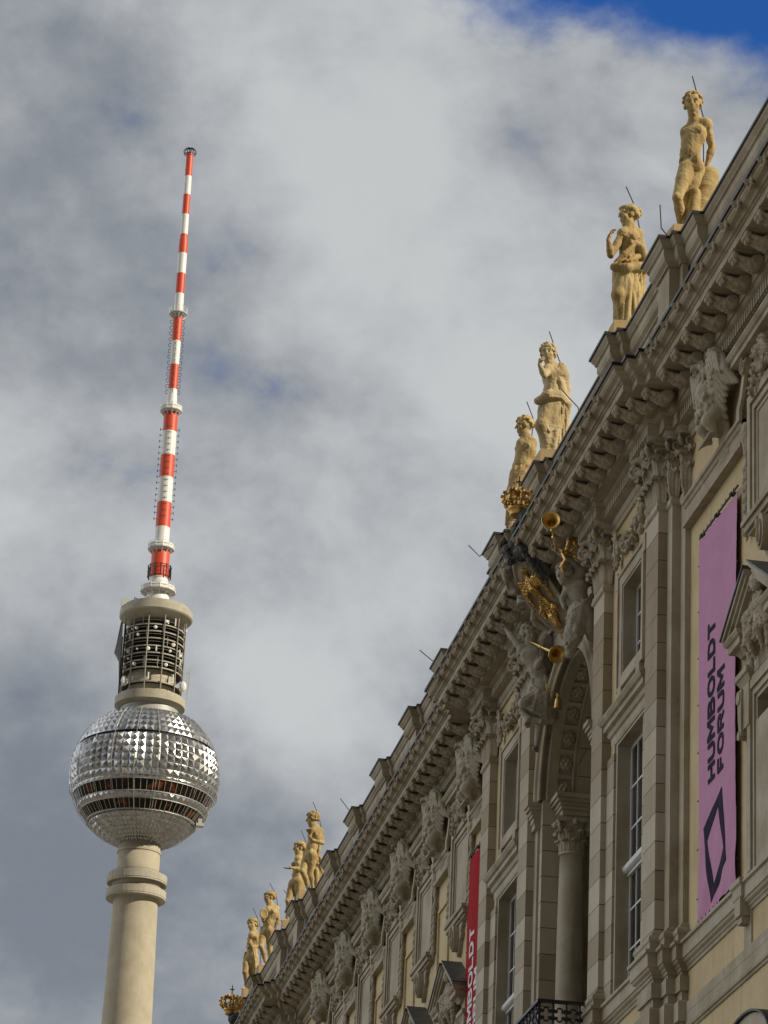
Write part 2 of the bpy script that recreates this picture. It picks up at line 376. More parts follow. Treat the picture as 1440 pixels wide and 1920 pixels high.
pp('cornice', MB().sweep([(-.5, 27.985), (.42, 27.985), (.42, 28.23), (.92, 28.23), (.92, 28.215), (.966, 28.215), (.97, 28.355), (1.0, 28.36), (1.0, 28.39), (1.05, 28.40), (1.05, 28.43),
    (1.07, 28.45), (1.15, 28.475), (1.195, 28.52), (1.20, 28.57), (1.225, 28.575), (1.236, 28.61), (.5, 28.78), (-.5, 28.85)], pathA), 'stone')
pp('cornice_flashing', MB().sweep([(1.20, 28.613), (1.275, 28.592), (1.275, 28.66), (.3, 28.88), (.3, 28.83)], pathA), 'flash')
pp('bed_moulding', MB().sweep([(-.3, 27.44), (.045, 27.44), (.06, 27.47), (.06, 27.53), (.09, 27.55), (.12, 27.62), (.12, 27.675), (.255, 27.675), (.255, 27.905), (.30, 27.91), (.345, 27.93), (.372, 27.955), (.38, 27.98), (-.3, 27.98)], pathB), 'stone')
dn = MB()
P = [Vector(p) for p in pathB]
for i in range(len(P) - 1):
    d = P[i + 1] - P[i]; L = d.length; d.normalize(); nn = Vector((-d.y, d.x))
    if L < 1: continue
    a0 = -.26 if i and (P[i] - P[i - 1]).normalized().cross(d) < 0 or (i and abs(d.y) > .9 and P[i].x < P[i - 1].x) else .28
    q = P[i] + d * a0; k = 0
    while a0 + k * .15 + .095 < L + (.26 if a0 < 0 else -.2):
        t = a0 + k * .15; c = P[i] + d * (t + .047) + nn * .278; dn.box(c.x - .026, c.x + .026, c.y - .047, c.y + .047, 27.685, 27.895); k += 1
    if dn.v: pp('dentil_band', dn, 'stone'); dn = MB()

# brackets and lion masks under and on the cornice -----------------
def bracket_mesh():
    s = SDF((-.74, -.22, -.34), (.06, .22, .02), .014)         # x: outward is -x, origin where soffit meets bed
    for y in (-.105, -.035, .035, .105):
        s.chain([(-.08, y, -.10), (-.20, y, -.165), (-.33, y, -.125), (-.45, y, -.075)], [.09, .085, .062, .04], .02)
    s.cone((-.10, -.135, -.14), (-.10, .135, -.14), .125, k=.012)
    s.cone((-.505, -.125, -.065), (-.505, .125, -.065), .058, k=.01)
    for y in (-.15, .15):
        for t in range(9): q = .7 * t; rr = .105 * (1 - t / 10); s.ell((-.10 + rr * math.cos(q), y * .93, -.14 + rr * math.sin(q)), (.022, .016, .022), .006)
        s.cone((-.505, y * .8, -.065), (-.505, y, -.065), .026, k=.006)
    for y in (-.062, .062): s.ell((-.475, y, -.15), (.052, .052, .056), .008)
    s.chain([(-.16, 0, -.25), (-.3, 0, -.2), (-.42, 0, -.12)], [.05, .045, .03], .015)
    s.ripple(.007, (24, 88, 30)); s.carve(.006, 60, 3)
    return s.mesh('bracket')
bmesh_ = bracket_mesh()
cap_ = MB().box(-.56, 0, -.19, .19, -.035, 0).box(-.53, 0, -.17, .17, -.05, -.035).mesh('bracket_slab')
def lion_mesh():
    s = SDF((-.16, -.17, -.18), (.08, .17, .17), .010)
    s.ell((0, 0, 0), (.05, .075, .085), .02); s.ell((-.055, 0, -.025), (.045, .04, .04), .02); s.cone((-.06, 0, .05), (-.1, 0, -.01), .018, .022, .015)
    for k in range(12):
        a = 2 * math.pi * k / 12; s.ell((-.005, .085 * math.cos(a), .092 * math.sin(a)), (.035, .034, .034), .012)
    for y in (-.035, .035): s.ell((-.052, y, .025), (.016, .016, .012), .008, True)
    s.ell((-.1, 0, -.055), (.02, .022, .012), .01, True)
    s.carve(.008, 75, 5); me = s.mesh('lion_mask')
    for q in me.vertices: q.co *= 1.12
    return me
lmesh = lion_mesh()
def bracket(x, y):
    b = pp('bracket', bmesh_, 'carved', loc=(x - .42, y, 28.205)); pp('bracket_slab', cap_, 'stone', parent=b, loc=(x - .42, y, 28.234))
def lion(x, y): pp('lion_mask', lmesh, 'carved', loc=(x - 1.19, y, 28.505))
ys = [54.06 - .815 * k for k in range(12)]
for y in ys: bracket(XW, y); lion(XW, y + .36)
bracket(XW, 54.93); bracket(XW - .11, 55.96 - .12); bracket(XW - .28, 56.36); lion(XW, 54.78)
pb = [56.8 + (74.14 - 56.8) / 23 * k for k in range(24)]
for y in pb: bracket(XP, y)
for y in pb[:-1]: lion(XP, y + .37)
fb = [77.15 + .806 * k for k in range(36)]
for y in fb: bracket(XW, y); lion(XW, y - .02)
bracket(XW, 76.2); lion(XW, 76.25)
for k in range(7): bracket(XP, P2 + .55 + .74 * k); lion(XP, P2 + .4 + .74 * k)

# walls with openings ------------------------------------------------
def wall_holes(g, X, y0, y1, z0, z1, holes, depth=.3, rev=None):
    ysn = sorted({y0, y1, *[h[0] for h in holes], *[h[1] for h in holes]}); zs = sorted({z0, z1, *[h[2] for h in holes], *[h[3] for h in holes]})
    for a, b in zip(ysn, ysn[1:]):
        for c, d in zip(zs, zs[1:]):
            if any(h[0] <= a and b <= h[1] and h[2] <= c and d <= h[3] for h in holes): continue
            g.add([(X, a, c), (X, b, c), (X, b, d), (X, a, d)], [(0, 1, 2, 3)])
    g = rev if rev is not None else g
    for a, b, c, d in holes:
        x2 = X + depth; X_, X = X, X + .021
        for q in ([(X, a, c), (X, a, d), (x2, a, d), (x2, a, c)], [(X, b, c), (X, b, d), (x2, b, d), (x2, b, c)], [(X, a, c), (X, b, c), (x2, b, c), (x2, a, c)], [(X, a, d), (X, b, d), (x2, b, d), (x2, a, d)]):
            g.add(q, [(0, 1, 2, 3)])
        X = X_
NW = [NEAR - PITCH * k for k in range(0, 3)]; FW = [FAR + PITCH * k for k in range(5)]
hole = lambda c: [(c - .75, c + .75, 24.05, 25.95), (c - .82, c + .82, 17.6, 20.6)]
RV = {}
for ya, yb, W in ((30, PY0 + .05, NW), (PY1 - .05, P2 + .05, FW)):
    g = MB()
    hs = [(h, (c, i)) for c in W for i, h in enumerate(hole(c))]; wall_holes(g, XW, ya, yb, 0, 27.6, [h for h, c in hs], rev=MB())
    for h, c in hs: RV[c] = MB(); wall_holes(MB(), XW, h[0] - .1, h[1] + .1, h[2] - .1, h[3] + .1, [h], rev=RV[c])
    pp('plaster_wall', g, 'plaster')
for q in ((15.3, 15.4, 30, 62.0, 0, 28.5), (15.3, 15.4, 69.0, 128, 0, 28.5), (17.3, 17.5, 61, 70, 0, 28.5)): pp('inner_wall', MB().box(*q), 'dark')
for q in ((15.25, 60, 29.9, 30, 0, 30), (15.2, 60, 128, 128.2, 0, 30)): pp('end_wall', MB().box(*q), 'plaster')
pp('roof', MB().box(15.3, 60, 30, 128, 29.6, 30), 'zinc')

# parapet ------------------------------------------------------------
def ppath(xr, xp):
    j = lambda y: [(xr, y), (xp, y)]
    return [(xr, 30)] + j(55.8) + mir(j(55.8)) + j(P2 - .4) + [(xp, 128)]
PA = ppath(15.07, 14.86)
pp('parapet', MB().sweep([(-.45, 28.8), (.10, 28.8), (.10, 29.35), (.06, 29.40), (0, 29.42), (0, 31.44), (.05, 31.46), (.05, 31.50), (.12, 31.55), (.155, 31.63), (.155, 31.78), (.20, 31.80), (.20, 31.83), (.255, 31.90), (.27, 31.965), (-.45, 32.0)], PA), 'stone')
pp('parapet_flashing', MB().sweep([(.24, 31.972), (.302, 31.95), (.302, 32.008), (-.47, 32.04), (-.47, 32.01)], PA), 'flash')
def pier(y, x, w, two=True):
    """pier face at x, half width w, stepped forward twice from the parapet"""
    a = [(x + .33, y - w - .24), (x + .21, y - w - .24), (x + .21, y - w), (x, y - w), (x, y + w), (x + .21, y + w), (x + .21, y + w + .24), (x + .33, y + w + .24)]
    o = pp('parapet_pier', MB().sweep([(-.3, 28.8), (.08, 28.8), (.08, 29.36), (0, 29.42), (0, 31.46), (-.3, 31.46)], a), 'stone')
    pp('pier_cap', MB().sweep([(-.3, 31.462), (.05, 31.463), (.05, 31.503), (.12, 31.553), (.158, 31.633), (.158, 31.783), (.203, 31.803), (.203, 31.833), (.258, 31.903), (.275, 31.968), (-.3, 31.99)], a), 'stone', parent=o)
    pp('pier_flashing', MB().sweep([(.245, 31.975), (.307, 31.953), (.307, 32.012), (-.3, 32.05), (-.3, 32.015)], a).box(x + .12, x + .75, y - w - .02, y + w + .02, 32.0, 32.04), 'flash', parent=o)
PORT = [57.4, 61.95, 68.99, 73.5]; PORT2 = [107.3, 111.2, 117.5, 121.2]
for y in PORT: pier(y, 14.49, .43)
for y in PORT2: pier(y, 14.53, .43)
for k in range(5): pier(81.93 + 4.83 * k, 14.78, .5)
for a, b in [(58.3, 61.0), (62.9, 68.0), (69.9, 72.6)]:
    for k in range(2): g = MB(); m = (b - a) / 2; y0, y1 = a + k * m + .15, a + (k + 1) * m - .15; g.box(14.80, 14.87, y0, y0 + .1, 29.6, 31.3).box(14.80, 14.87, y1 - .1, y1, 29.6, 31.3).box(14.80, 14.87, y0 + .1, y1 - .1, 31.2, 31.3).box(14.80, 14.87, y0 + .1, y1 - .1, 29.6, 29.7); pp('parapet_panel', g, 'stone')
for k in range(4):
    g = MB(); a = 82.9 + 4.83 * k; g.box(15.01, 15.08, a, a + .12, 29.6, 31.3).box(15.01, 15.08, a + 2.85, a + 2.97, 29.6, 31.3).box(15.01, 15.08, a + .12, a + 2.85, 31.2, 31.3); pp('parapet_panel', g, 'stone')

# pilasters -------------------------------------------------------------
def leaf(g, o, w, h, curl, yaw=0., lean=.0):
    """acanthus leaf growing up from o, facing -x turned by yaw about z"""
    pr0 = [(0, 0, .74), (.02, .2, .95), (.035, .4, 1.03), (.06, .6, 1.04), (.11, .78, 1.0), (.20, .93, .95), (.31, 1.0, .88), (.40, .96, .78), (.44, .86, .6)]
    pr = []
    for i in range(len(pr0) - 1):
        for q in (0, .5): pr.append(tuple(pr0[i][k] * (1 - q) + pr0[i + 1][k] * q for k in range(3)))
    pr.append(pr0[-1]); K = 16; cols = [-1 + 2 * k / K for k in range(K + 1)]; rowsF = []; rowsB = []; cy, sy = math.cos(yaw), math.sin(yaw); m = len(pr)
    for i, (d, z, wd) in enumerate(pr):
        top = max(0., (i / (m - 1) - .55) / .45)
        for lst, back in ((rowsF, 0), (rowsB, .03)):
            row = []
            for c in cols:
                ser = 1 - (.14 if i % 4 == 3 else .05 if i % 2 else 0) * abs(c) ** 3; rg = .020 * math.cos(c * math.pi * 4) * (.35 + .65 * top) - .026 * abs(c) ** 2 + .03 * math.exp(-(c / .13) ** 2) * (1 - top)
                dd = d * curl * (1 - .3 * c * c) + lean * z + rg * (w / .35) - back
                y = c * w / 2 * wd * ser; row.append((o[0] - dd * cy - y * sy, o[1] - dd * sy + y * cy, o[2] + (z - .06 * abs(c) ** 2 * top + .028 * top * math.cos(c * math.pi * 4)) * h - back * .3))
            lst.append(row)
    n = len(cols); v = [p for r in rowsF for p in r] + [p for r in rowsB for p in r]; B = m * n; f = []
    for i in range(m - 1):
        for j in range(n - 1):
            a = i * n + j; f += [(a, a + 1, a + n + 1, a + n), (B + a, B + a + n, B + a + n + 1, B + a + 1)]
        f += [(i * n, (i + 1) * n, B + (i + 1) * n, B + i * n), (i * n + n - 1, B + i * n + n - 1, B + (i + 1) * n + n - 1, (i + 1) * n + n - 1)]
    t = (m - 1) * n; f += [(t + j, t + j + 1, B + t + j + 1, B + t + j) for j in range(n - 1)]
    g.add(v, f)
def scroll(g, c, r, yaw, w=.07, turns=1.6):
    """spiral volute ribbon in a vertical plane, axis turned by yaw"""
    pts = []; N = 22
    for i in range(N + 1):
        t = i / N; a = math.pi * .5 - turns * 2 * math.pi * t; rr = r * (1 - .8 * t); u, z = rr * math.cos(a), rr * math.sin(a)
        pts.append((c[0] + u * math.cos(yaw), c[1] + u * math.sin(yaw), c[2] + z))
    g.tube(pts, [w * (.5 - .22 * i / N) for i in range(N + 1)], 6)
    g.ell(c, (r * .22,) * 3, 8, 5)
def capital(w):
    """pilaster capital, origin at the neck on the pilaster's front face"""
    g = MB()
    g.sweep([(-.25, 0), (.0, 0), (.01, .5), (.03, .95), (.07, 1.14), (-.25, 1.14)], [(.25, -w / 2 + .02), (0, -w / 2 + .02), (0, w / 2 - .02), (.25, w / 2 - .02)])
    for y in (-.3, 0, .3): leaf(g, (0, y * w, 0), w * .36, .5, .5)
    for y in (-.22, .22): leaf(g, (0, y * w, .05), w * .42, .88, .62)
    for s_ in (-1, 1):
        leaf(g, (.04, s_ * w * .47, 0), .34, .52, .55, s_ * -.7); leaf(g, (.03, s_ * w * .47, .06), .36, .92, .7, s_ * -.7)
        leaf(g, (.13, s_ * w * .49, 0), .30, .82, .6, s_ * -1.57)
        scroll(g, (-.2, s_ * (w * .5 + .08), 1.03), .15, s_ * -.8 + math.pi, .11); scroll(g, (.1, s_ * (w * .5 + .05), 1.02), .11, 0, .08); scroll(g, (-.1, s_ * w * .17, 1.02), .11, math.pi / 2 * s_, .07)
    g.sweep([(-.25, 1.15), (.08, 1.15), (.12, 1.19), (.12, 1.225), (.19, 1.25), (.22, 1.31), (-.25, 1.31)], [(.25, -w / 2 - .02), (-.03, -w / 2 - .02), (.04, -w * .2), (.04, w * .2), (-.03, w / 2 + .02), (.25, w / 2 + .02)])
    g.ell((-.2, 0, 1.2), (.07, .1, .09), 8, 5)
    for k in range(6): a = k * math.pi / 3; g.ell((-.2, .08 * math.cos(a), 1.2 + .08 * math.sin(a)), (.04, .045, .045), 6, 4)
    return g.mesh('capital', True)
capm = capital(.92)
def halfcap():
    """one set-back strip of a capital: its leaves face the viewer along the facade"""
    g = MB(); leaf(g, (.09, -.01, 0), .34, .56, .5, math.pi / 2); leaf(g, (.1, .0, .05), .38, .86, .7, math.pi / 2); leaf(g, (.02, .0, 0), .3, .84, .55, .8)
    scroll(g, (.06, -.12, 1.02), .13, 0, .1); scroll(g, (-.08, -.06, 1.03), .12, .8 + math.pi, .09)
    g.box(.0, .25, .0, .36, 0, 1.16); g.sweep([(-.2, 1.15), (.06, 1.15), (.10, 1.19), (.10, 1.225), (.17, 1.25), (.2, 1.31), (-.2, 1.31)], [(.3, -.02), (.0, -.02), (.0, .36)])
    return g.mesh('capital', True)
hcap = halfcap(); hcapm = hcap.copy()
for vtx in hcapm.vertices: vtx.co.y *= -1
hcapm.flip_normals()
def pilaster(y0, y1, near_steps=None, far_steps=None):
    """front shaft from y0 to y1; near/far_steps: list of (x, ya, yb) set-back layers"""
    g = MB(); g.box(XP, 15.0, y0, y1, 17.9, 26.25)
    o = pp('pilaster', g, 'pil')
    lay = [(XP, y0, y1)] + (near_steps or []) + (far_steps or [])
    b = MB(); n = MB(); sh = MB()
    for x, a, c in lay:
        pth = [(15., a), (x, a), (x, c), (15., c)]
        b.sweep([(-.1, 17.49), (.11, 17.49), (.11, 17.64), (.13, 17.66), (.135, 17.72), (.11, 17.77), (.06, 17.79), (.06, 17.83), (.03, 17.85), (.01, 17.9), (-.1, 17.9)], pth)
        n.sweep([(-.1, 26.21), (.01, 26.21), (.045, 26.24), (.05, 26.3), (.03, 26.32), (.03, 26.38), (-.1, 26.38)], pth)
    for x, a, c in (near_steps or []) + (far_steps or []): sh.box(x, 15., a, c, 17.9, 26.25)
    if sh.v: pp('pilaster_step', sh, 'stone', parent=o)
    pp('pilaster_base', b, 'stone', parent=o); pp('pilaster_neck', n, 'stone', parent=o)
    pp('capital', capm, 'carved', parent=o, loc=(XP, (y0 + y1) / 2, 26.38))
    for x, a, c in near_steps or []: pp('capital', hcap, 'carved', parent=o, loc=(x, a, 26.38))
    for x, a, c in far_steps or []: pp('capital', hcapm, 'carved', parent=o, loc=(x, c, 26.38))
    # pedestal
    q = MB()
    for x, a, c in lay:
        q.box(x - .01, 15., a, c, 14.2, 17.0); q.sweep([(-.1, 16.62), (.06, 16.62), (.06, 16.9), (-.1, 16.9)], [(15., a), (x, a), (x, c), (15., c)]); q.box(x - .12, 15., a - .1, c + .06, 0, 14.2)
        q.sweep([(-.1, 16.05), (.10, 16.05), (.10, 16.40), (.07, 16.44), (-.1, 16.45)], [(15., a), (x, a), (x, c), (15., c)])
    pp('pedestal', q, 'stone', parent=o)
ns = lambda y: [(XW - .28, y + .34, y + .71), (XW - .11, y, y + .34)]
fs = [(a, 2 * CZ - c, 2 * CZ - b) for a, b, c in ns(PY0)]
pilaster(57.0, 57.93, near_steps=ns(PY0))
pilaster(61.46, 62.38); pilaster(2 * CZ - 62.38, 2 * CZ - 61.46)
pilaster(73.04, 73.94, far_steps=fs)
pilaster(P2 + .71, P2 + 1.6, near_steps=ns(P2)); pilaster(P2 + 5.2, P2 + 6.1)
for a, b in ((57.9, 58.5), (60.86, 61.49)):
    for q0, q1 in ((a, b), (2 * CZ - b, 2 * CZ - a)): pp('jamb_strip', MB().box(XB - .078, 14.9, q0, q1, 14.2, 22.55), 'pil')

# sill ledge, belt course -----------------------------------------------------
pathL = [(XW, 30)] + steps(PY0) + rec + mir(rec) + mir(steps(PY0)) + [(XW, P2)] + steps(P2)[1:] + [(XP, 128)]
pp('sill_ledge', MB().sweep([(-.2, 16.99), (.03, 16.99), (.04, 17.04), (.07, 17.06), (.07, 17.09), (.12, 17.12), (.135, 17.16), (.16, 17.17), (.16, 17.41), (.205, 17.425), (.205, 17.485), (-.2, 17.50)], pathL), 'stone')
pp('belt_course', MB().sweep([(-.2, 15.86), (.03, 15.86), (.04, 15.9), (.07, 15.91), (.08, 15.96), (.055, 15.985), (.055, 16.19), (.06, 16.195), (.06, 16.38), (-.2, 16.385)], [(XW, 30), (XW, PY0)]), 'stone')
pp('belt_course', MB().sweep([(-.2, 15.86), (.03, 15.86), (.08, 15.96), (.055, 15.985), (.06, 16.38), (-.2, 16.385)], [(XW, PY1), (XW, P2)]), 'stone')

# windows ------------------------------------------------------------------
def casement(o, X, y0, y1, z0, z1, bars_z=(), mull=True, transom=None):
    f = MB(); t = .07
    f.box(X, X + .06, y0, y0 + t, z0, z1).box(X, X + .06, y1 - t, y1, z0, z1).box(X, X + .06, y0 + t, y1 - t, z0, z0 + t).box(X, X + .06, y0 + t, y1 - t, z1 - t, z1)
    m = (y0 + y1) / 2
    if mull: f.box(X - .012, X + .05, m - .05, m + .05, z0 + t, z1 - t)
    for z in bars_z:
        f.box(X + .004, X + .045, y0 + t, m - .05, z - .018, z + .018).box(X + .004, X + .045, m + .05, y1 - t, z - .018, z + .018)
    for yy in ((y0 + m) / 2, (m + y1) / 2): f.box(X + .006, X + .042, yy - .014, yy + .014, z0 + t, z1 - t)
    c = pp('casement', f, 'frame', parent=o)
    if transom:
        q = MB(); q.tube([(X - .06, y0, transom), (X - .06, y1, transom)], .085, 10); q.box(X - .04, X + .07, y0 + .005, y1 - .005, transom - .14, transom - .05); pp('transom', q, 'frame', parent=o)
    pp('pane', MB().add([(X + .03, y0 + t, z0 + t), (X + .03, y1 - t, z0 + t), (X + .03, y1 - t, z1 - t), (X + .03, y0 + t, z1 - t)], [(0, 1, 2, 3)]), 'glass', parent=o)
def frame_rect(g, X, y0, y1, z0, z1, layers, bottom=True):
    """nested mouldings round an opening: layers of (inner offset, outer offset, projection)"""
    for a, b, p in layers:
        g.box(X - p, X + .02, y0 - b, y0 - a, z0 - (b if bottom else 0), z1 + b); g.box(X - p, X + .02, y1 + a, y1 + b, z0 - (b if bottom else 0), z1 + b)
        g.box(X - p, X + .02, y0 - a, y1 + a, z1 + a, z1 + b)
        if bottom: g.box(X - p, X + .02, y0 - a, y1 + a, z0 - b, z0 - a)
def garland_mesh():
    g = MB(); r2 = random.Random(3)
    s = SDF((-.26, -.24, -2.35), (.06, .24, .12), .02)
    s.ell((-.06, 0, -.05), (.1, .17, .1), .03); s.ell((-.09, 0, -.16), (.08, .12, .2), .03); s.cone((-.06, 0, -.3), (-.05, 0, -.75), .10, .04, .04)
    for y in (-.1, .1): s.cone((-.08, y, -.02), (-.08, y * .8, -.55), .045, .03, .02)
    for k in range(7):
        z = -.82 - k * .2; s.ell((-.07, -.035, z), (.06, .06, .115), .012); s.ell((-.07, .05, z + .02), (.055, .055, .11), .012); s.ell((-.1, .01, z - .05), (.05, .05, .1), .012)
    s.cone((-.06, 0, -2.1), (-.06, 0, -2.25), .05, .02, .02); s.lumps(.012, 70); s.carve(.008, 55, 2)
    return s.mesh('garland')
garm = garland_mesh()
def ornament_mesh():
    s = SDF((-.42, -.95, -.5), (.05, .95, .62), .022)
    s.ell((-.12, 0, .1), (.16, .26, .34), .05); s.ell((-.24, 0, .1), (.12, .15, .17), .04); s.ell((-.33, 0, .03), (.06, .07, .06), .03); s.cone((-.31, 0, .2), (-.36, 0, .08), .03, .035, .02)
    for k in range(16):
        a = 2 * math.pi * k / 16; s.ell((-.16, .25 * math.cos(a), .12 + .3 * math.sin(a)), (.09, .075, .085), .02)
    for sg in (-1, 1):
        for k in range(7):
            t = k / 6; s.ell((-.12 - .05 * math.sin(3 * t), sg * (.25 + .5 * t), .05 - .28 * t + .09 * math.sin(5 * t)), (.1, .1 - .03 * t, .09 - .02 * t), .02)
        s.ell((-.16, sg * .42, -.2), (.1, .1, .1), .02); s.chain([(-.08, sg * .3, -.2), (-.1, sg * .55, -.36), (-.06, sg * .8, -.4)], [.07, .06, .03], .03)
    s.carve(.02, 34, 4); return s.mesh('lion_cartouche')
ornm = ornament_mesh()
def console_mesh():
    g = MB(); out = [(-.52, 0), (.52, 0), (.5, -.1), (.42, -.13), (.38, -.26), (.46, -.3), (.36, -.4), (.27, -.42), (.24, -.55), (.12, -.72), (0, -.8), (-.12, -.72), (-.24, -.55), (-.27, -.42), (-.36, -.4), (-.46, -.3), (-.38, -.26), (-.42, -.13), (-.5, -.1)]
    g.prism(out, lambda a, b: (-.1, a, b), lambda a, b: (.03, a, b))
    inn = [(.2 * math.cos(t) , -.34 + .34 * math.sin(t)) for t in [k * math.pi / 10 for k in range(20)]]
    g.prism(inn, lambda a, b: (-.24, a, b), lambda a, b: (-.1, a, b)); g.prism([(.13 * math.cos(t), -.36 + .25 * math.sin(t)) for t in [k * math.pi / 10 for k in range(20)]], lambda a, b: (-.275, a, b), lambda a, b: (-.24, a, b))
    g.ell((-.28, 0, -.2), (.05, .06, .1)); g.ell((-.28, 0, -.42), (.04, .05, .13))
    return g.mesh('console')
conm = console_mesh()
def curl_mesh():
    g = MB(); g.lathe([(0, 0), (.12, 0), (.135, .03), (.17, .03), (.18, 0), (.18, .12), (.1, .14), (0, .14)], 22, axis='x'); scroll(g, (-.01, 0, 0), .17, math.pi / 2, .05); return g.mesh('volute', False)
curlm = curl_mesh()
LAY = [(0, .09, .06), (.09, .20, .10), (.20, .24, .085), (.24, .42, .135)]
def mezz(c):
    g = MB(); X = XW
    g.box(X - .04, X + .02, c - 1.42, c + 1.42, 23.9, 26.35)
    frame_rect(g, X, c - .75, c + .75, 24.05, 25.95, LAY, bottom=False)
    o = pp('window', g, 'stone'); pp('window_reveal', RV[c, 0], 'stone', parent=o)
    casement(o, X + .16, c - .75, c + .75, 24.05, 25.95, (24.7, 25.35))
    s = MB(); s.box(X - .2, X + .02, c - 1.14, c + 1.14, 23.74, 23.86); s.box(X - .25, X + .02, c - 1.18, c + 1.18, 23.86, 23.95); s.box(X - .14, X + .02, c - 1.08, c + 1.08, 23.68, 23.74); s.box(X - .12, X + .14, c - .75, c + .75, 23.95, 24.05)
    pp('window_sill', s, 'stone', parent=o)
    pp('console', conm, 'carved', parent=o, loc=(X, c, 23.68))
    for sg in (-1, 1):
        pp('garland', garm, 'carved', parent=o, loc=(X - .02, c + sg * 1.37, 25.95))
        r = MB(); pl = [(1.62, 26.06), (1.62, 26.32), (1.44, 26.5), (1.3, 26.74), (1.2, 26.98), (1.1, 26.98), (1.18, 26.7), (1.34, 26.42), (1.5, 26.26), (1.5, 26.06)]
        r.prism([(sg * a + c, b) for a, b in pl], lambda a, b: (X - .15, a, b), lambda a, b: (X + .02, a, b)); r.prism([(sg * (a - .02 - .06 * (i > 4)) + c, b) for i, (a, b) in enumerate(pl)], lambda a, b: (X - .21, a, b), lambda a, b: (X - .15, a, b))
        pp('scrolled_frame', r, 'stone', parent=o); pp('volute', curlm, 'stone', parent=o, loc=(X - .22, c + sg * 1.12, 26.98))
    pp('lion_cartouche', ornm, 'carved', parent=o, loc=(X - .03, c, 26.62))
    h = MB(); pf = [(-.1, 27.12), (.06, 27.12), (.1, 27.18), (.28, 27.2), (.28, 27.3), (.32, 27.32), (.36, 27.38), (.36, 27.42), (-.1, 27.43)]
    h.sweep(pf, [(X + .1, c - 1.5), (X, c - 1.5), (X, c + 1.5), (X + .1, c + 1.5)]); pp('window_hood', h, 'stone', parent=o)
shelf = [(-.1, 25.60), (.17, 25.60), (.17, 25.67), (.11, 25.69), (.11, 25.98), (.14, 26.0), (.16, 26.05), (.2, 26.07), (.21, 26.13), (-.1, 26.15)]
sh = MB()
for a, b in [(NEAR + 1.5, PY0), (PY1, FW[0] - 1.5)] + [(c + 1.5, c + PITCH - 1.5) for c in FW] + [(c - PITCH + 1.5, c - 1.5) for c in NW]: pp('shelf_moulding', MB().sweep(shelf, [(XW, a), (XW, b)]), 'stone')
for c in FW[:]:
    rp = MB()
    y = c + PITCH / 2
    if c != FW[-1]: rp.box(XW - .05, XW + .02, y - .75, y - .68, 16.5, 24.9).box(XW - .05, XW + .02, y + .68, y + .75, 16.5, 24.9).box(XW - .05, XW + .02, y - .68, y + .68, 24.83, 24.9); pp('wall_panel', rp, 'plaster')
def ped_ornament():
    s = SDF((-.3, -.75, -1.3), (.25, .75, .5), .025)
    s.ell((-.05, 0, .2), (.14, .2, .18), .04)
    for k in range(9): a = math.pi * k / 8; s.ell((-.08, .24 * math.cos(a), .14 + .22 * math.sin(a)), (.06, .05, .05), .015)
    s.ell((0, 0, -.15), (.14, .22, .2), .04)
    for sg in (-1, 1):
        s.chain([(0, sg * .1, -.2), (-.08, sg * .4, -.35), (-.03, sg * .62, -.7), (0, sg * .5, -1.15)], [.13, .13, .1, .05], .04); s.chain([(-.05, sg * .15, -.4), (-.12, sg * .3, -.75), (-.02, sg * .25, -1.1)], [.1, .1, .04], .03)
        for k in range(6): s.ell((-.12, sg * (.25 + .06 * k), -.3 - .1 * k), (.07, .07, .07), .02)
    s.ell((-.08, 0, -.62), (.12, .17, .28), .03); s.ell((-.14, 0, -.62), (.08, .1, .2), .015, True); s.carve(.016, 36, 6)
    return s.mesh('crowned_ornament')
pedorn = ped_ornament()
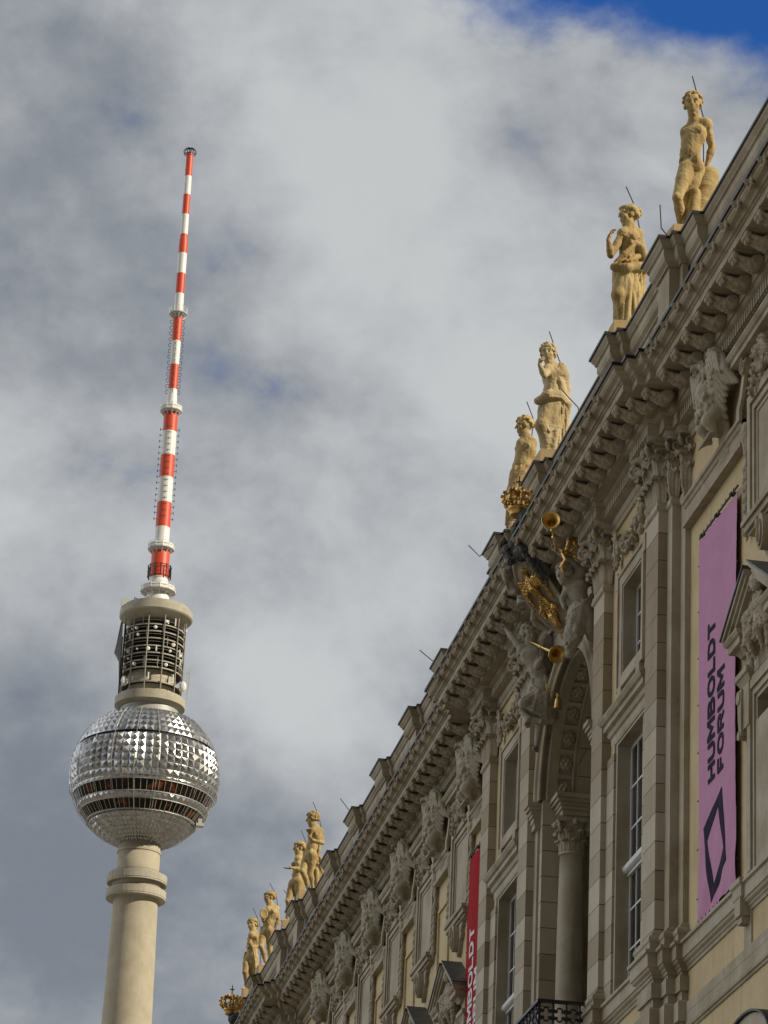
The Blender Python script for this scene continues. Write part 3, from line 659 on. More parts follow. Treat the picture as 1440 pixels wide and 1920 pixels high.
def tall(c):
    g = MB(); X = XW
    frame_rect(g, X, c - .82, c + .82, 17.6, 20.6, [(0, .08, .05), (.08, .16, .09), (.16, .22, .075), (.22, .42, .12), (.42, .6, .07)], bottom=False)
    g.box(X - .06, X + .02, c - 1.5, c + 1.5, 17.5, 20.2)
    for sg in (-1, 1):
        a, b = sorted((c + sg * 1.05, c + sg * 1.45)); g.box(X - .14, X + .02, a, b, 20.2, 21.62)
        a, b = sorted((c + sg * .98, c + sg * 1.52)); g.sweep([(-.3, 20.98), (.02, 20.98), (.08, 21.08), (.12, 21.1), (.12, 21.2), (-.3, 21.22)], [(X + .1, a), (X - .12, a), (X - .12, b), (X + .1, b)])
    g.box(X - .1, X + .02, c - .98, c + .98, 21.06, 21.3)
    o = pp('pedimented_window', g, 'stone'); pp('window_reveal', RV[c, 1], 'stone', parent=o)
    casement(o, X + .16, c - .82, c + .82, 17.6, 20.6, (18.6, 19.6))
    p = MB(); rf = MB(); XF = 14.30
    for sg in (-1, 1):
        f = lambda q, x: (lambda a, b: (x, c + sg * a, b))
        for x, p4 in ((XF, [(1.56, 21.84), (.16, 22.68), (.16, 22.60), (1.50, 21.79)]), (XF + .05, [(1.50, 21.79), (.16, 22.60), (.16, 22.51), (1.42, 21.745)]), (XF + .10, [(1.44, 21.76), (.16, 22.52), (.16, 22.41), (1.34, 21.70)]), (XF + .2, [(1.36, 21.71), (.16, 22.42), (.16, 22.34), (1.26, 21.68)])):
            p.prism(p4, lambda a, b, x=x: (x, c + sg * a, b), lambda a, b: (X + .02, c + sg * a, b))
        rf.prism([(1.60, 21.835), (.13, 22.70), (.13, 22.735), (1.62, 21.865)], lambda a, b: (XF - .03, c + sg * a, b), lambda a, b: (X + .02, c + sg * a, b))
        a, b = sorted((c + sg * .95, c + sg * 1.27))
        pth = [(X + .1, a), (XF + .3, a), (XF + .3, b), (X + .1, b)]
        p.sweep([(-.2, 21.44), (.02, 21.44), (.06, 21.5), (.1, 21.54), (.20, 21.56), (.20, 21.68), (.24, 21.7), (.28, 21.76), (.28, 21.79), (-.2, 21.8)], pth)
        k = MB(); kp = []                       # scrolled console beside the frame
        for i in range(15): t = i / 14; kp.append((c + sg * (1.52 + .14 * math.sin(math.pi * (1 - t)) * (1 - .6 * t)), 20.95 - .85 * t))
        k.prism([(c + sg * 1.4, 20.95)] + kp + [(c + sg * 1.4, 20.1)], lambda a, b: (X - .18, a, b), lambda a, b: (X + .02, a, b)); k.lathe([(0, -.1), (.12, -.1), (.12, .1), (.08, .1), (.08, .07), (0, .07)], 16, (X - .1, c + sg * 1.55, 20.82), axis='x'); k.lathe([(0, -.1), (.08, -.1), (.08, .1), (0, .1)], 14, (X - .1, c + sg * 1.52, 20.12), axis='x')
        pp('scroll_console', k, 'stone', parent=o)
        q = MB(); a, b = sorted((c + sg * 1.3, c + sg * 1.75)); 
        q.sweep([(-.2, 17.20), (.02, 17.20), (.04, 17.22), (.04, 17.40), (.08, 17.43), (.08, 17.52), (-.2, 17.53)], [(X, a), (X - .18, a), (X - .18, b), (X, b)]); q.box(X - .21, X, a + .05, b - .05, 16.9, 17.2); q.box(X - .17, X, a + .1, b - .1, 16.78, 16.9); q.box(X - .03, X + .02, a, b, 16.386, 16.99)
        pp('sill_corbel', q, 'stone', parent=o)
    pp('pediment', p, 'stone', parent=o); pp('pediment_roof', rf, 'zinc', parent=o)
    pp('crowned_ornament', pedorn, 'carved', parent=o, loc=(XF + .25, c, 22.2))
    lo = MB(); arc = [(1.5 * math.cos(t), 14.05 + .75 * math.sin(t)) for t in [math.pi * k / 16 for k in range(17)]]
    lo.prism(arc, lambda a, b: (X - .5, c + a, b), lambda a, b: (X + .02, c + a, b)); pp('lower_hood', lo, 'stone', parent=o)
    lz = MB(); lz.prism(arc + [(a * .97, 14.05 + (b - 14.05) * .95) for a, b in reversed(arc)], lambda a, b: (X - .56, c + a * 1.05, b + .05), lambda a, b: (X + .02, c + a * 1.05, b + .05)); pp('lower_hood_roof', lz, 'flash', parent=o)
for c in NW[:2] + FW: mezz(c)
for c in NW[:1] + FW[:3]: tall(c)

# portal side bays -----------------------------------------------------------
def festoon_mesh():
    s = SDF((-.36, -1.3, -.75), (.06, 1.3, .45), .018); r = random.Random(8)
    for k in range(90):
        t = r.uniform(-1, 1); rad = .15 - .04 * abs(t); a, q = r.uniform(0, 6.28), math.sqrt(r.random()); e = r.uniform(.035, .075); s.ell((-.11 + rad * .8 * q * math.cos(a), t * .98, -.34 * (1 - t * t) + rad * q * math.sin(a)), (e, e * 1.05, e), .012)
    for sg in (-1, 1):
        for k in range(16): e = r.uniform(.04, .08); z = .2 - .72 * k / 16; s.ell((-.1 + r.uniform(-.05, .05), sg * 1.06 + r.uniform(-.1, .1) * (1 - .4 * k / 16), z), (e, e, e * 1.3), .012)
        for k in range(5): a = .5 + .55 * k; s.chain([(-.1, sg * 1.02, .1), (-.17, sg * (1.02 + .2 * math.cos(a)), .1 + .22 * math.sin(a))], [.05, .03], .01)
    s.carve(.008, 50, 7); return s.mesh('fruit_festoon')
fest = festoon_mesh()
def bay(c):
    X = XB; g = MB(); holes = [(c - .75, c + .75, 24.1, 25.95), (c - 1.07, c + 1.07, 17.55, 22.68)]
    rv = MB(); wall_holes(g, X, c - 1.8, c + 1.8, 14., 27.6, holes, .3, rv); o = pp('bay_wall', g, 'plaster'); pp('window_reveal', rv, 'stone', parent=o)
    f = MB(); frame_rect(f, X, c - .75, c + .75, 24.1, 25.95, [(0, .05, .035), (.05, .27, .055), (.27, .33, .09)], bottom=True)
    for sg in (-1, 1):
        a, b = sorted((c + sg * 1.08, c + sg * 1.2)); f.box(X - .09, X + .02, a, b, 26.0, 26.36)
        a, b = sorted((c + sg * 1.08, c + sg * 1.14)); f.box(X - .03, X + .02, a, b, 23.3, 26.0); a, b = sorted((c + sg * .62, c + sg * .9)); f.box(X - .1, X + .02, a, b, 23.52, 23.76)
    w1 = pp('window', f, 'stone'); casement(w1, X + .24, c - .75, c + .75, 24.1, 25.95, (24.72, 25.33))
    f = MB(); frame_rect(f, X, c - 1.07, c + 1.07, 17.55, 22.68, [(0, .14, .03), (.14, .3, .06)], bottom=False)
    f.box(X - .035, X + .02, c - 1.5, c + 1.5, 17.5, 17.56)
    w2 = pp('portal_window', f, 'stone'); casement(w2, X + .24, c - 1.07, c + 1.07, 17.55, 22.68, (18.5, 19.3, 20.95, 21.8), transom=20.13)
    h = MB(); h.sweep([(-.3, 22.74), (.05, 22.74), (.07, 22.8), (.07, 22.93), (.11, 22.95), (.14, 23.02), (.12, 23.06), (.2, 23.09), (.2, 23.2), (.25, 23.22), (.3, 23.3), (.3, 23.335), (-.3, 23.35)], [(X + .1, c - 1.42), (X, c - 1.42), (X, c + 1.42), (X + .1, c + 1.42)]); pp('window_hood', h, 'stone', parent=w2)
    pp('fruit_festoon', fest, 'carved', parent=o, loc=(X - .02, c, 26.95))
    p = MB()
    p.box(X - .05, X + .02, c - 1.15, c - 1.05, 15.2, 16.6).box(X - .05, X + .02, c + 1.05, c + 1.15, 15.2, 16.6).box(X - .05, X + .02, c - 1.05, c + 1.05, 16.5, 16.6); pp('apron_panel', p, 'stone', parent=o)
bay(59.68); bay(2 * CZ - 59.68)

# central arch -----------------------------------------------------------------
XA, RA, ZS = 14.55, 2.53, 23.76
N = 40; ang = [math.pi * k / N for k in range(N + 1)]
g = MB(); y0, y1, zt_ = 62.38, 2 * CZ - 62.38, 27.6
for sg in (-1, 1): a, b = sorted((CZ + sg * RA, CZ + sg * 3.1)); g.box(XA, 15.5, a, b, 14., ZS)
ob = []
for t in ang:
    y, z = CZ + RA * math.cos(t), ZS + RA * math.sin(t); k = min((3.1 / abs(math.cos(t))) if abs(math.cos(t)) > 1e-6 else 99, (zt_ - ZS) / max(math.sin(t), 1e-6)); ob.append(((y, z), (CZ + k * math.cos(t), ZS + k * math.sin(t))))
for (a, b), (c, d) in zip(ob, ob[1:]): g.add([(XA, *a), (XA, *b), (XA, *d), (XA, *c)], [(0, 1, 2, 3)])
for sg in (0, 1): g.add([(XA, CZ + 3.1 * (1 - 2 * sg), zt_), (XA, *ob[[k for k, t in enumerate(ang) if (t > .0 and sg == 0 and (zt_ - ZS) / math.sin(max(t, 1e-6)) <= 3.1 / max(abs(math.cos(t)), 1e-6))][0] if sg == 0 else [k for k, t in enumerate(ang) if t > 1.6 and (zt_ - ZS) / math.sin(max(math.pi - t if t < math.pi else 1e-6, 1e-6)) <= 3.1 / max(abs(math.cos(t)), 1e-6)][-1]][1]), (XA, CZ + 3.1 * (1 - 2 * sg), ZS + 3.2)], [(0, 1, 2)])
arch = pp('portal_arch', g, 'wallblock')
def arc_sweep(prof, rev=False):                 # prof: (radius, x) swept over the half circle
    m = MB(); L = len(prof); vs = []; fs = []
    for t in ang:
        for r, x in prof: vs.append((x, CZ + r * math.cos(t), ZS + r * math.sin(t)))
    for i in range(N):
        for j in range(L): j2 = (j + 1) % L; fs.append((i * L + j, (i + 1) * L + j, (i + 1) * L + j2, i * L + j2))
    fs += [tuple(range(L)), tuple(range(N * L, (N + 1) * L))]
    return m.add(vs, fs)
pp('archivolt', arc_sweep([(2.53, 14.6), (2.53, 14.46), (2.60, 14.43), (2.64, 14.47), (2.70, 14.47), (2.74, 14.40), (2.80, 14.38), (2.86, 14.44), (2.92, 14.45), (2.96, 14.5), (2.96, 14.6)]), 'stone', parent=arch)
pp('coffered_soffit', arc_sweep([(2.53, 14.5), (2.53, 14.62), (2.5, 14.64), (2.5, 14.86), (2.56, 14.86), (2.56, 15.17), (2.5, 15.17), (2.47, 15.2), (2.5, 15.27), (2.5, 15.3), (2.75, 15.3), (2.75, 14.5)]), 'stone', parent=arch)
pp('barrel_vault', arc_sweep([(2.5, 15.3), (2.5, 17.0), (2.75, 17.0), (2.75, 15.3)]), 'wallblock', parent=arch)
def rosette():
    s = SDF((-.2, -.2, -.12), (.2, .2, .05), .016)
    s.ell((0, 0, -.03), (.05, .05, .06), .015)
    for k in range(6): a = k * math.pi / 3; s.ell((.085 * math.cos(a), .085 * math.sin(a), -.02), (.055, .055, .045), .008)
    for k in range(6): a = (k + .5) * math.pi / 3; s.ell((.13 * math.cos(a), .13 * math.sin(a), 0), (.05, .05, .035), .008)
    s.carve(.006, 60, 3); return s.mesh('rosette')
rosm = rosette()
for q in rosm.vertices: q.co = (q.co.x * 1.1, q.co.y * 1.1, q.co.z * 1.6)
for k in range(14):
    t = R(6.5 + 12.85 * k); o = pp('rosette', rosm, 'carved', parent=arch, loc=(15.015, CZ + 2.56 * math.cos(t), ZS + 2.56 * math.sin(t)))
    o.rotation_euler = Matrix(((1, 0, 0), (0, math.sin(t), math.cos(t)), (0, -math.cos(t), math.sin(t)))).to_euler()
    t2 = R(12.9 + 12.85 * k); c_, s_ = math.cos(t2), math.sin(t2); w_ = .05; rib = MB()
    rib.add([(x, CZ + r * c_ - e * s_, ZS + r * s_ + e * c_) for x in (14.86, 15.17) for r in (2.49, 2.58) for e in (-w_, w_)], [(0, 1, 3, 2), (4, 6, 7, 5), (0, 2, 6, 4), (1, 5, 7, 3), (0, 4, 5, 1), (2, 3, 7, 6)]); pp('coffer_rib', rib, 'stone', parent=arch)
for sg in (-1, 1):
    g = MB()                              # jambs, moulded strips and imposts on both sides
    f = lambda a: CZ + sg * a
    def bx(x0, x1, a, b, z0, z1): q = sorted((f(a), f(b))); g.box(x0, x1, q[0], q[1], z0, z1)
    bx(14.5, 14.86, 2.78, 3.09, 16., 23.2); bx(14.86, 17.2, 2.83, 3.09, 16., 23.2)
    for a in (2.97, 3.02, 3.07): bx(14.47, 14.6, a - .02, a + .02, 23.8, 25.9)
    pth = [(14.9, f(2.0)), (14.9, f(2.0))]
    for k, (d, z0, z1) in enumerate([(0, 23.16, 23.3), (.03, 23.3, 23.42), (.07, 23.42, 23.5), (.1, 23.5, 23.58), (.16, 23.58, 23.66), (.2, 23.66, 23.76)]):
        bx(14.42 - d * .9, 14.87, 2.74 - d * .3, 3.1, z0, z1); bx(14.90 - d, 17.2, 1.98 - d, 3.1, z0, z1)
    bx(15.62, 17.2, 1.75, 3.1, 23.5, 23.76); pp('impost', g, 'stone', parent=arch)
def column(y):
    x, z0, z1 = 15.14, 17.9, 22.42; g = MB()
    pr = [(.0, z0)] + [(.29 - .035 * max(0, (t - .33) / .67) ** 1.6, z0 + (z1 - z0) * t) for t in [k / 12 for k in range(13)]] + [(.285, z1 + .01), (.29, z1 + .04), (.275, z1 + .07), (0, z1 + .08)]
    g.lathe(pr, 32, (x, y, 0)); g.lathe([(0, 17.4), (.42, 17.4), (.42, 17.6), (.38, 17.64), (.38, 17.74), (.32, 17.78), (.34, 17.85), (.30, 17.9), (0, 17.9)], 32, (x, y, 0))
    o = pp('column', g, 'stone', smooth=True)
    for p_ in o.data.polygons: p_.use_smooth = abs(p_.normal.z) < .3
    c = MB(); c.lathe([(.25, 0), (.26, .3), (.3, .55), (.36, .66), (0, .66)], 24)
    for k in range(8): a = k * math.pi / 4; leaf(c, (-.25 * math.cos(a), -.25 * math.sin(a), 0), .2, .3, .3, a)
    for k in range(8): a = (k + .5) * math.pi / 4; leaf(c, (-.26 * math.cos(a), -.26 * math.sin(a), .02), .2, .5, .34, a)
    for k in range(4):
        a = (k + .5) * math.pi / 2; scroll(c, (-.41 * math.cos(a), -.41 * math.sin(a), .58), .1, a + math.pi, .07)
        b = k * math.pi / 2; c.ell((-.36 * math.cos(b), -.36 * math.sin(b), .66), (.07, .07, .08), 8, 5)
    ab = [(.44, -.44), (.12, -.35), (-.12, -.35), (-.44, -.44), (-.35, -.12), (-.35, .12), (-.44, .44), (-.12, .35), (.12, .35), (.44, .44), (.35, .12), (.35, -.12)]
    c.prism([(a * .95, b * .95) for a, b in ab], lambda a, b: (a, b, .66), lambda a, b: (a * 1.06, b * 1.06, .76))
    pp('column_capital', c.mesh('column_capital', True), 'carved', parent=o, loc=(x, y, 22.46))
column(CZ + 2.2); column(CZ - 2.2)
g = MB(); g.box(16.9, 17.0, CZ - 3, CZ + 3, 14, 26.5); pp('arch_back_wall', g, 'stone', parent=arch)
o = pp('balcony_door', MB().box(16.8, 16.9, CZ - 1.3, CZ + 1.3, 17.2, 23.0), 'stone', parent=palace); casement(o, 16.7, CZ - 1.1, CZ + 1.1, 17.4, 22.8, (18.6, 19.9, 21.2))
pp('balcony_slab', MB().box(13.2, 15.2, 61.6, 2 * CZ - 61.6, 16.2, 16.6), 'stone')

# balcony railing
rail = thing('balcony_railing', 'black wrought iron balcony railing with quatrefoil panels and gilded flames', 'railing', (13.5, CZ, 16.6))
g = MB(); ya, yb, xf, zt2 = 62.02, 2 * CZ - 62.02, 13.3, 17.74
g.box(xf - .05, xf + .05, ya - .05, yb + .05, zt2 - .06, zt2).box(xf + .05, 14.36, ya - .05, ya + .05, zt2 - .06, zt2).box(xf + .05, 14.36, yb - .05, yb + .05, zt2 - .06, zt2)
part('handrail', g, 'iron', rail); g = MB(); gl = MB()
def panel(p, q):                                # one panel between two plan points
    p, q = Vector((*p, 0)), Vector((*q, 0)); d = (q - p).normalized(); L = (q - p).length; m = lambda u, z: p + d * u + Vector((0, 0, z))
    g.tube([m(0, 16.6), m(0, 17.7)], .022, 6); zc = 17.45; r = min(.085, L * .26)
    for z in (17.22, 16.68): g.tube([m(0, z), m(L, z)], .016, 5)
    for a in range(4):
        cx, cz = L / 2 + r * 1.15 * math.cos(a * math.pi / 2), zc + r * 1.15 * math.sin(a * math.pi / 2)
        g.tube([m(cx + r * .8 * math.cos(a * math.pi / 2 + t), cz + r * .8 * math.sin(a * math.pi / 2 + t)) for t in [-2.2 + 4.4 * k / 10 for k in range(11)]], .019, 5)
    for a in range(4):
        ca = a * math.pi / 2 + math.pi / 4; g.tube([m(L / 2 + r * .9 * math.cos(ca), zc + r * .9 * math.sin(ca)), m(L / 2 + r * 2.3 * math.cos(ca), zc + r * 2.0 * math.sin(ca))], .026, 5)
    for sg in (-1, 1):
        for k in range(3): g.tube([m(L / 2, 16.72 + .13 * k), m(L / 2 + sg * L * .25, 16.86 + .13 * k), m(L / 2 + sg * L * .42, 16.78 + .13 * k)], .015, 5)
    g.tube([m(L / 2, 16.65), m(L / 2, 17.2)], .02, 5)
def flame(u):
    for k in range(5): a = (k - 2) * .45; gl.tube([(u[0], u[1], 16.75), (u[0], u[1] + .12 * math.sin(a), 16.98), (u[0], u[1] + .2 * math.sin(a), 17.13 - .05 * abs(k - 2))], [.035, .03, .006], 6)
    gl.ell((u[0], u[1], 16.8), (.05, .09, .12), 8, 6)
n_ = 4
for k in range(n_): panel((xf + .27 * k, ya), (xf + .27 * (k + 1), ya)); panel((xf + .27 * k, yb), (xf + .27 * (k + 1), yb))
n_ = 22
for k in range(n_): panel((xf, ya + (yb - ya) * k / n_), (xf, ya + (yb - ya) * (k + 1) / n_))
for u in [(xf - .05, ya + .15), (xf - .05, ya + 1.7), (xf - .05, ya + 3.4), (xf - .05, ya + 5.2)]: flame(u)
for x in (xf + .2, xf + .9):
    for k in range(5): a = (k - 2) * .45; gl.tube([(x, ya - .05, 16.75), (x + .12 * math.sin(a), ya - .05, 16.98), (x + .2 * math.sin(a), ya - .05, 17.13 - .05 * abs(k - 2))], [.035, .03, .006], 6)
part('ironwork', g, 'iron', rail); part('gilded_flame', gl, 'gold', rail)

# ------------------------------------------------------------------ carved figures
def hand(S, w, d, n, s, curl=.5, spread=1.):
    """palm from the wrist w along d, palm normal n, five separate bent fingers"""
    d, n = unit(d), unit(n); e = unit(np.cross(d, n)); r = max(.0098 * s, .78 * S.h)
    S.cone(w, w + d * .05 * s, .022 * s, .027 * s, .012); S.ell(w + d * .055 * s, (.034 * s, .045 * s, .018 * s), .012, ax=[e, d, n])
    for i, L in enumerate((.074, .084, .078, .06)):
        b = w + d * .09 * s + e * (i - 1.5) * .0185 * s * spread; d1 = unit(d * math.cos(curl * .7) + n * math.sin(curl * .7) + e * (i - 1.5) * .05 * spread); d2 = unit(d * math.cos(curl * 1.7) + n * math.sin(curl * 1.7))
        m = b + d1 * L * .52 * s; S.cone(b, m, r * 1.05, r, .006); S.cone(m, m + d2 * L * .48 * s, r, r * .85, .006)
    b = w + d * .03 * s + e * -.03 * s; m = b + unit(d * .6 - e * .7 + n * .3) * .04 * s; S.cone(b, m, r * 1.25, r * 1.1, .01); S.cone(m, m + unit(d * .9 + n * .5) * .035 * s, r * 1.1, r * .9, .006)
def human(S, J, front, look, s=1.8, fem=False, skip=()):
    J = {k: V3(*v) for k, v in J.items()}
    up = unit(J['neck'] - J['pel']); side = unit(np.cross(unit(front), up)); f = np.cross(up, side); A = [side, f, up]
    ch, wa, pe = J['chest'], J['waist'], J['pel']
    S.ell(ch + up * .0 * s, ((.132 if fem else .158) * s, .100 * s, .15 * s), .05, ax=A); S.cone(ch, wa, .118 * s if not fem else .098 * s, .105 * s if not fem else .088 * s, .06)
    if 'shl' in J: S.cone(J['shl'], J['shr'], .068 * s, k=.07)
    S.ell(wa, ((.105 if fem else .122) * s, .088 * s, .15 * s), .07, ax=A); S.ell(pe, ((.165 if fem else .15) * s, .118 * s, .12 * s), .06, ax=A)
    for sg in (-1, 1):
        if fem: S.ell(ch + f * .095 * s + side * sg * .066 * s + up * -.01 * s, (.052 * s, .05 * s, .052 * s), .025, ax=A)
        else:
            S.ell(ch + f * .072 * s + side * sg * .07 * s + up * .03 * s, (.072 * s, .034 * s, .058 * s), .022, ax=A)
            for q in range(3): S.ell(wa + f * .074 * s + side * sg * .032 * s + up * (.09 - .075 * q) * s, (.034 * s, .010 * s, .032 * s), .035, ax=A)
            S.ell(pe + f * .06 * s + side * sg * .1 * s + up * .05 * s, (.03 * s, .05 * s, .07 * s), .03, ax=A)
        S.ell(pe - f * .085 * s + side * sg * .065 * s - up * .05 * s, (.07 * s, .07 * s, .08 * s), .03, ax=A)
    S.ell(wa + f * .088 * s - up * .06 * s, (.01 * s, .012 * s, .012 * s), .01, True, ax=A)
    for a, b in (('shl', 'l'), ('shr', 'r')):
        if a in J and a not in skip:
            el, wr = J.get('el' + b), J.get('wr' + b)
            if el is None: continue
            S.ell(J[a], (.072 * s, .068 * s, .075 * s), .04); S.chain([J[a], (J[a] * .55 + el * .45), el], [.058 * s, .053 * s, .042 * s], .02)
            m = el * .7 + wr * .3; S.chain([el, m, wr], [.043 * s, .045 * s, .027 * s], .02)
    hl, hr = J.get('hipl', pe - side * -.0 * s), J.get('hipr', pe)
    if 'hipl' not in J:
        q = side * .085 * s; hl, hr = (pe - q, pe + q) if (pe - q)[0] < (pe + q)[0] else (pe + q, pe - q)
    for hp, b in ((hl, 'l'), (hr, 'r')):
        kn, an = J.get('knee' + b), J.get('foot' + b)
        if kn is None or 'leg' + b in skip: continue
        S.chain([hp, hp * .6 + kn * .4, kn], [.098 * s, .088 * s, .06 * s], .03); S.ell(kn + f * .02 * s, (.05 * s,) * 3, .02)
        back = -f; c = kn * .68 + an * .32 + back * .022 * s; S.chain([kn, c, an], [.056 * s, .058 * s, .034 * s], .02)
        t = unit(V3(f[0], f[1], 0)); t = unit(t + .25 * V3(unit(kn - hp)[0], unit(kn - hp)[1], 0)); S.chain([an - t * .02 * s - V3(0, 0, .02 * s), an + t * .1 * s - V3(0, 0, .035 * s), an + t * .15 * s - V3(0, 0, .045 * s)], [.036 * s, .034 * s, .024 * s], .015)
    s = s * 1.26; h = J['head']; hu = unit(unit(h - J['neck']) + V3(0, 0, .8)); l = unit(look); l = unit(l - hu * (l @ hu) * .6); hs = unit(np.cross(l, hu)); H = [hs, l, np.cross(hs, l)]; hu = H[2]
    S.cone(J['neck'] - up * .05 * s, h - hu * .05 * s, .060 * s, .05 * s, .04)
    for q in ('shl', 'shr'):
        if q in J: S.cone(J['neck'] + up * .01 * s, J[q] + up * .015 * s, .045 * s, .04 * s, .07)
    S.ell(h + hu * .03 * s - l * .01 * s, (.073 * s, .092 * s, .09 * s), .02, ax=H); S.ell(h - hu * .04 * s + l * .018 * s, (.056 * s, .068 * s, .08 * s), .03, ax=H)
    e = lambda a, b, c: h + hs * a * s + l * b * s + hu * c * s
    S.cone(e(-.042, .068, .03), e(.042, .068, .03), .013 * s, k=.02)
    for sg in (-1, 1):
        S.ell(e(sg * .031, .088, .007), (.018 * s, .013 * s, .011 * s), .014, True, ax=H); S.ell(e(sg * .031, .072, .006), (.012 * s, .010 * s, .010 * s), .008, ax=H); S.ell(e(sg * .038, .05, -.03), (.022 * s,) * 3, .03); S.ell(e(sg * .073, -.005, -.005), (.011 * s, .024 * s, .033 * s), .01, ax=H)
    S.cone(e(0, .080, .022), e(0, .100, -.022), .007 * s, .012 * s, .010); S.ell(e(0, .078, -.055), (.02 * s, .011 * s, .007 * s), .006, ax=H); S.ell(e(0, .075, -.068), (.017 * s, .011 * s, .008 * s), .008, ax=H); S.ell(e(0, .054, -.102), (.024 * s, .02 * s, .019 * s), .025, ax=H)
    return H, h
def hair(S, H, h, s, style, seed=1):
    s = s * 1.26; r = random.Random(seed); hs, l, hu = H; e = lambda a, b, c: h + hs * a * s + l * b * s + hu * c * s
    if style == 'curls':
        S.ell(e(0, -.025, .04), (.078 * s, .09 * s, .085 * s), .01, ax=H)
        for i in range(90):
            u, t = r.uniform(-.55, 1), r.uniform(0, 2 * math.pi); q = math.sqrt(1 - u * u); a, b, c = q * math.cos(t) * .083, q * math.sin(t) * .097 - .012, u * .092 + .032
            if b > .03 and c < .07: continue
            S.ell(e(a, b, c), (.019 * s,) * 3, .005)
    else:
        S.ell(e(0, -.022, .042), (.081 * s, .094 * s, .086 * s), .01, ax=H)
        for i in range(14):
            a = -1.9 + 3.8 * i / 13; S.chain([e(.05 * math.sin(a), .085 * math.cos(a) - .01, .095 - .02 * math.cos(a)), e(.086 * math.sin(a), .06 * math.cos(a) - .02, .05), e(.07 * math.sin(a), -.075, .015 - .02 * (i % 3))], [.016 * s, .02 * s, .018 * s], .01)
        if style == 'bun': S.ell(e(0, -.115, .05), (.045 * s,) * 3, .02); [S.ell(e(.04 * math.cos(k), -.115, .05 + .04 * math.sin(k)), (.018 * s,) * 3, .006) for k in range(6)]
        if style == 'long': S.chain([e(.05, -.08, .0), e(.06, -.09, -.07), e(.05, -.07, -.13)], [.04 * s, .035 * s, .02 * s], .02); S.chain([e(-.05, -.08, .0), e(-.06, -.08, -.07), e(-.05, -.06, -.13)], [.04 * s, .035 * s, .02 * s], .02)
        if style == 'short': S.ell(e(0, -.07, -.04), (.06 * s, .035 * s, .05 * s), .02, ax=H)
    return S
def plinth_mesh(x0, x1, y0, y1, h, seed):
    r = random.Random(seed); g = MB(); p = [(x0, y0), ((x0 + x1) / 2, y0 - .05), (x1, y0), (x1 + .03, (y0 + y1) / 2), (x1, y1), (x0, y1), (x0 - .03, (y0 + y1) / 2)]
    g.prism([(a + r.uniform(-.02, .02), b + r.uniform(-.02, .02)) for a, b in p], lambda a, b: (a, b, 0), lambda a, b: (a * .97, b * .97, h)); return g
LO, HI = (-.85, -.75, .38), (.95, .75, 3.75)
def statue(name, label, loc, J, front, look, m='statue', fem=False, style='curls', h=.015, dress=None, extra=None, skip=(), hands=(), cat='statue', group='stone figures on the parapet', s=1.8, pl=(-.32, .55, -.35, .45)):
    o = thing(name, label, cat, loc, group)
    S = SDF(LO, HI, h); H, hd = human(S, J, front, look, s, fem, skip)
    for w, d, n, c in hands: hand(S, V3(*w), d, n, s, c)
    S.carve(.0035, 34, 7); part('body', S.mesh('body'), m, o, world=False)
    S2 = SDF(hd - .42, hd + .42, h); hair(S2, H, hd, s, style, len(label)); S2.carve(.008, 70, 3); part('hair', S2.mesh('hair'), m, o, world=False)
    if dress: S3 = SDF(LO, HI, h); dress(S3); part('drapery', S3.mesh('drapery'), m, o, world=False)
    if extra:
        for nm, fn in extra: S4 = SDF(LO, HI, h); fn(S4); part(nm, S4.mesh(nm), m, o, world=False)
    part('plinth', plinth_mesh(*pl, .46, len(label)), 'plinth', o, world=False)
    return o
def folds(S, top, bot, n, r=.03, a0=-190, a1=20, wave=.03, k=.014):
    """hanging folds between an upper and a lower ellipse (cx, cy, rx, ry, z)"""
    for i in range(n):
        a = R(a0 + (a1 - a0) * i / (n - 1)); c, q = math.cos(a), math.sin(a); P = []
        for j in range(5):
            t = j / 4; x, y, rx, ry, z = [u_ * (1 - t) + v_ * t for u_, v_ in zip(top, bot)]; rr = 1 + .06 * math.sin(3.1 * t); P.append((x + rx * rr * c + wave * math.sin(5 * t + i * 1.9), y + ry * rr * q, z))
        S.chain(P, [r * .6, r, r * 1.1, r * 1.15, r], k)
def skirt(S, pts, rad, folds=(.025, 9, 2.), k=.08):
    for i in range(len(pts) - 1): S.cone(pts[i], pts[i + 1], rad[i], rad[i + 1], k, fold=folds)

# nude youth at a tree stump, nearest to the camera
J = dict(head=(.14, -.10, 3.37), neck=(.22, 0, 3.04), shr=(.42, -.10, 2.95), shl=(.06, .10, 2.82), chest=(.18, -.03, 2.68), waist=(.11, -.02, 2.30), pel=(.15, 0, 1.98), hipl=(.03, -.05, 1.90), hipr=(.26, .03, 1.92),
         kneel=(-.20, -.22, 1.12), footl=(.0, .22, .60), kneer=(.05, .02, 1.22), footr=(.02, .02, .56), elr=(.60, .10, 2.56), wrr=(.50, .14, 2.14), ell=(.10, .42, 2.42), wrl=(.3, .44, 2.05))
def stump(S):
    S.cone((.26, .2, .46), (.40, .16, 1.2), .23, .22, .05); S.cone((.40, .16, 1.2), (.52, .14, 1.9), .22, .24, .05); S.cone((.14, -.04, .46), (.20, -.08, 1.36), .15, .12, .03); S.clip(2, 2.02, False); S.ripple(.003, (5, 5, 150)); S.carve(.006, 14, 2)
statue('youth_statue', 'nude stone youth with curly hair leaning on a tree stump, highest in the photo', (14.9, 57.4, 32.04), J, (-.65, -.8, 0), (-.38, -1, -.12), extra=[('tree_stump', stump)], hands=[((.50, .14, 2.14), (.02, .06, -1), (-.6, -.6, 0), .4)], skip=())
